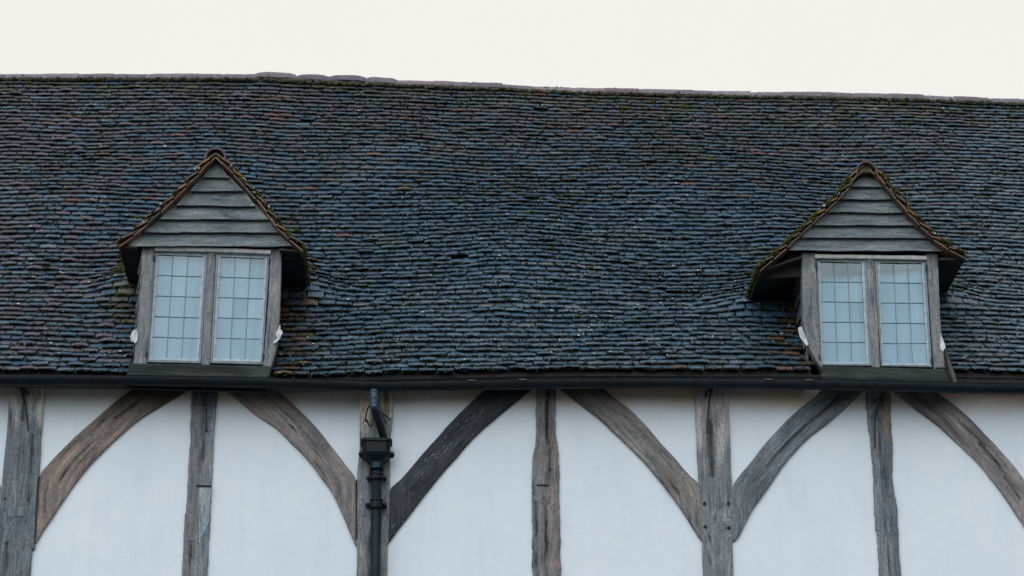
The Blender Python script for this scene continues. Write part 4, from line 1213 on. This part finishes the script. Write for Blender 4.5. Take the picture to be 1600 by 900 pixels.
patch([(310, 761), (330, 761), (327, 815), (311, 850)], M_OAK, -0.037, 0.02, (1.35, 1.45, 1.5)).build('repair_piece', M_OAK, barn)
patch([(307, 757.5), (331, 758.5), (331, 760.5), (307, 760)], M_PEG, -0.046, 0.02, (1, 1, 1)).build('gap_shadow_strip', M_PEG, barn)  # dark strips paint the shadow lines at ledges and brace joints
patch([(839, 756.5), (857, 757), (857, 758.8), (839, 758.5)], M_PEG, -0.040, 0.02, (1, 1, 1)).build('gap_shadow_strip', M_PEG, barn)
patch([(565, 779), (608, 776), (608, 805), (566, 806)], M_FRAME, -0.039, 0.02, (0.95, 1.05, 1.1)).build('repair_piece', M_OAK, barn)
patch([(59, 745), (61.5, 745), (55, 848), (53, 848)], M_PEG, -0.040, 0.02, (1, 1, 1)).build('gap_shadow_strip', M_PEG, barn)
patch([(556, 749), (558.3, 749), (557.5, 842), (555.5, 842)], M_PEG, -0.040, 0.02, (1, 1, 1)).build('gap_shadow_strip', M_PEG, barn)

# ------------------------------------------------------------------ gutter
Y_G = -0.50
gut_px = [(-200, 600), (0, 601), (100, 601.5), (200, 602.5), (300, 604), (400, 606), (500, 609), (600, 612), (700, 610.5), (800, 608.5), (900, 607), (1000, 606.5), (1100, 607), (1200, 608),
          (1300, 609.5), (1400, 611.5), (1500, 614), (1600, 616), (1900, 620)]
RG = 0.058
gz = [(p.x, p.z) for p in (at(a, b, Y_G) for a, b in gut_px)]
gutter = empty('gutter', (0, Y_G, interp(gz, 0)), label='long sagging black half-round gutter running under the eaves', category='gutter')
def gutter_section(xa, xb):
    m_ = MB(); n_ = 16; seg = 12; vs = []
    for i in range(n_ + 1):
        x_ = xa + (xb - xa) * i / n_; zc = interp(gz, x_) + 0.076
        prof = [(-RG, 0.012), (-RG - .004, 0.004)]
        o_ = []
        for q in range(seg + 1):
            th = math.pi + math.pi * q / seg; o_.append((math.cos(th) * RG, math.sin(th) * 0.074))
        i_ = [(a * 0.93, b * 0.94 + 0.004) for a, b in o_[::-1]]
        for a, b in [(-RG - .004, .008)] + o_ + [(RG, .008)] + i_: vs.append((x_, Y_G + a, zc + b))
    W = len(vs) // (n_ + 1); fs = []
    for i in range(n_):
        for q in range(W):
            q2 = (q + 1) % W; fs.append((i * W + q, i * W + q2, (i + 1) * W + q2, (i + 1) * W + q))
    fs += [tuple(range(W - 1, -1, -1)), tuple(n_ * W + q for q in range(W))]
    m_.add(vs, fs, (U(.8, 1.3),) * 3); return m_.build('gutter_section', M_IRON, gutter, smooth=False)
x_ = X0
while x_ < X1:
    gutter_section(x_, x_ + 1.797)
    xj = x_ + 1.8
    if xj < X1:
        m_ = MB(); zc = interp(gz, xj) + 0.076; vs = []
        for dx in (-0.035, 0.035):
            for q in range(13):
                th = math.pi + math.pi * q / 12; vs.append((xj + dx, Y_G + math.cos(th) * (RG + .006), zc + math.sin(th) * 0.080 + .004))
        vs += [(a, Y_G + (b - Y_G) * .9, c + .006) for a, b, c in vs]
        fs = [(q, q + 1, 13 + q + 1, 13 + q) for q in range(12)] + [(q, 26 + q, 27 + q, q + 1) for q in range(12)] + [(13 + q, 14 + q, 40 + q, 39 + q) for q in range(12)]
        m_.add(vs, fs); m_.build('gutter_union', M_IRON, gutter)
    x_ += 1.8
for px_ in (60, 250, 459, 737, 816, 960, 1110, 1200, 1264, 1500, 1565):
    p = at(px_, interp(gut_px, px_), Y_G); m_ = MB()
    tube(m_, [p + Vector((0, 0.062, 0.11)), p + Vector((0, 0.0, 0.098)), p + Vector((0, -0.062, 0.086)), p + Vector((0, -0.066, 0.070))], 0.006, 6, (3, 3, 3))
    m_.build('gutter_bracket', M_IRON, gutter)
    if px_ in (737, 816, 1200, 1264):
        m2 = MB(); box(m2, p.x - 0.040, p.x + 0.035, Y_G - 0.070, Y_G - 0.063, p.z + 0.068, p.z + 0.080, (.45, .42, .36)); m2.build('gutter_bracket', M_FRAME, gutter)
# fascia board behind it
m_ = MB(); n_ = 60; vs = []
for i in range(n_ + 1):
    x_ = X0 + (X1 - X0) * i / n_; zz = interp(ez, x_)
    vs += [(x_, -0.375, zz - 0.115), (x_, -0.375, zz - 0.012), (x_, -0.345, zz - 0.012), (x_, -0.345, zz - 0.115)]
m_.add(vs, [(4 * i + a, 4 * i + (a + 1) % 4, 4 * i + 4 + (a + 1) % 4, 4 * i + 4 + a) for i in range(n_) for a in range(4)])
m_.build('fascia', M_PEG, barn)
settle(gutter)

# ------------------------------------------------------------------ drainpipe
yp = -0.13 + WALLY
top_ = at(584, 608, Y_G); mid_ = at(585, 637, Y_G); hop = at(602, 692, yp - 0.02)
pipe = empty('drainpipe', at(586, 900, yp), label='black cast iron drainpipe with hopper head and bent offset, fixed to a post', category='drainpipe')
m_ = MB()
pts = [mid_ + Vector((0, 0, 0.02)), mid_, mid_ + (hop - mid_) * 0.12 - Vector((0, 0, 0.015)), mid_ + (hop - mid_) * 0.9, hop - Vector((0, 0, .06))]
tube(m_, resample(pts, 18), 0.036, 14); m_.build('offset_pipe', M_IRON, pipe, smooth=True)
m_ = MB()
def col_at(py): return at(584.0 + (py - 606) * 0.03, py, Y_G)
prof = [(604, .034), (609, .036), (611, .044), (613, .044), (614, .040), (619, .040), (620.5, .046), (623, .046), (624, .037), (626, .037), (627, .044), (629, .045), (634, .041), (636, .044), (638, .040), (640, .036)]
tube(m_, [col_at(a) for a, b in prof], [b for a, b in prof], 16); m_.build('coupling', M_BLUEIRON, pipe, smooth=False)
# hopper head
hc = at(588.5, 700, yp)
def HP(dx, dz_, y_): return Vector((hc.x + dx, y_, hc.z + dz_))
m_ = MB()
pxm = 1 / 166.0
levels = [(-25, 24, 10.5, -0.115), (-25, 24, 6.5, -0.115), (-22, 21, 6, -0.10), (-22, 21, -9, -0.10), (-23.5, 22.5, -10, -0.105), (-22, 21, -12, -0.10), (-10, 11, -22, -0.055), (-9.5, 10.5, -33, -0.05)]
vs = []
for a, b, z_, ff in levels:
    xa, xb = hc.x + a * pxm, hc.x + b * pxm; zz = hc.z + z_ * pxm * 1.04
    ch = (xb - xa) * 0.16
    yf = yp + ff; ybk = yp + 0.085
    vs += [(xa, ybk, zz), (xa, yf + ch, zz), (xa + ch, yf, zz), (xb - ch, yf, zz), (xb, yf + ch, zz), (xb, ybk, zz)]
fs = []
for i in range(len(levels) - 1):
    for q in range(6): fs.append((i * 6 + q, (i + 1) * 6 + q, (i + 1) * 6 + (q + 1) % 6, i * 6 + (q + 1) % 6))
fs.append(tuple(range(6))); fs.append(tuple((len(levels) - 1) * 6 + q for q in range(5, -1, -1)))
m_.add(vs, fs); hopper = m_.build('hopper_head', M_IRON, pipe)
for sx_ in (-1, 1):
    k_ = MB(); c = hc + Vector((sx_ * 23.5 * pxm, -0.01, -10.5 * pxm))
    vs = []
    tube(k_, [c + Vector((0, 0.05, 0)), c + Vector((0, 0.0, 0)), c + Vector((0, -0.02, 0))], [0.024, 0.026, 0.012], 12); k_.build('fixing_lug', M_IRON, hopper)
k_ = MB(); c = HP(-0.002, -30 * pxm, yp - 0.054)
box(k_, c.x - .024, c.x + .024, c.y - .006, c.y + .004, c.z - .022, c.z + .022, (6, 9, 9)); k_.build('date_plate', M_IRON, hopper)
k_ = MB()
for dx in (-.012, 0.0, .012): box(k_, c.x + dx - .003, c.x + dx + .003, c.y - .010, c.y - .0055, c.z - .014, c.z + .014, (2, 2, 2))
k_.build('date_mark', M_IRON, hopper)
# straight pipe with sockets
pb = project(Vector((at(585, 900, yp).x, yp, 0.15)))
m_ = MB()
pipe_axis = lambda py: at(588.5 - (py - 735) * 0.012, py, yp)
P0_, P1_ = pipe_axis(736), pipe_axis(905)
dirn = (P1_ - P0_).normalized()
def pp(dist): return P0_ + dirn * dist
bottom = (P0_.z - 0.1) / -dirn.z
tube(m_, [pp(0.0), pp(1.2), pp(bottom)], 0.0475, 20); m_.build('pipe', M_IRON, pipe, smooth=True)
def dist_of(py): return (pipe_axis(py) - P0_).length
def socket(py0, py1, r0, name='collar'):
    k_ = MB(); a, b = dist_of(py0), dist_of(py1); L_ = b - a
    tube(k_, [pp(a), pp(a + .005), pp(a + .018), pp(a + .022), pp(b - .022), pp(b - .018), pp(b - .004), pp(b)], [r0, r0 + .010, r0 + .010, r0 + .002, r0 + .002, r0 + .010, r0 + .010, r0], 20)
    return k_.build(name, M_IRON, pipe, smooth=False)
socket(739, 750, 0.056)
s2 = socket(780, 795, 0.054)
for py_, r_ in ((787, 0.022), (745, 0.017)):
    for sx_ in (-1, 1):
        k_ = MB(); c = pp(dist_of(py_)) + Vector((sx_ * 0.078, 0.03, 0))
        tube(k_, [c + Vector((0, 0.05, 0)), c, c + Vector((0, -0.012, 0))], [r_, r_, r_ * .5], 12)
        box(k_, min(c.x, c.x - sx_ * .05), max(c.x, c.x - sx_ * .05), c.y, c.y + 0.03, c.z - .014, c.z + .014); k_.build('pipe_lug', M_IRON, pipe)
settle(pipe)

# ------------------------------------------------------------------ cables hanging from under the eaves
def cable(label, runs, y=-0.055, r=0.0075):
    m_ = MB()
    for run in runs:
        tube(m_, resample([at(a, b, y + WALLY) for q in run for (a, b, c) in [(q + (0,))[:3]]], 16), r, 7)
    o = m_.build('cable', M_CABLE, None)
    o['label'] = label; o['category'] = 'cable'; o['group'] = 'black cable ends hanging from the eaves'
    return o
cable('forked black cable end on the pale topped far left post', [[(30, 597), (33, 612), (39, 630), (42, 650), (44, 672)], [(31, 599), (38, 611), (46, 616)]])
cable('black cable end curving down the narrow stud below the orange-edged dormer', [[(309, 600), (314, 612), (320, 625), (322, 645), (322, 672)], [(312, 606), (320, 609), (325, 616)]])
cable('looped black cables tied around the bent top of the drainpipe', [[(581, 628), (574, 640), (571, 655), (572, 660)], [(573, 655), (576, 664), (580, 666), (583, 660), (582, 645)], [(590, 640), (600, 648), (606, 652), (611, 656)], [(594, 642), (601, 655), (603, 662)]], y=-0.10, r=0.008)
cable('black cable end with a knot on the long-cracked stud', [[(860, 604), (857, 620), (854, 645), (852, 668)]], r=0.006)
cable('black cable with a short side branch on the pegged post', [[(1116, 603), (1110, 615), (1107, 640), (1105, 677)], [(1112, 608), (1105, 612), (1102, 620)]])
cable('black cable hanging on the leaning stud beneath the mossy dormer', [[(1382, 606), (1378, 622), (1370, 640), (1367, 665), (1368, 700)], [(1378, 623), (1370, 625), (1364, 629)]])
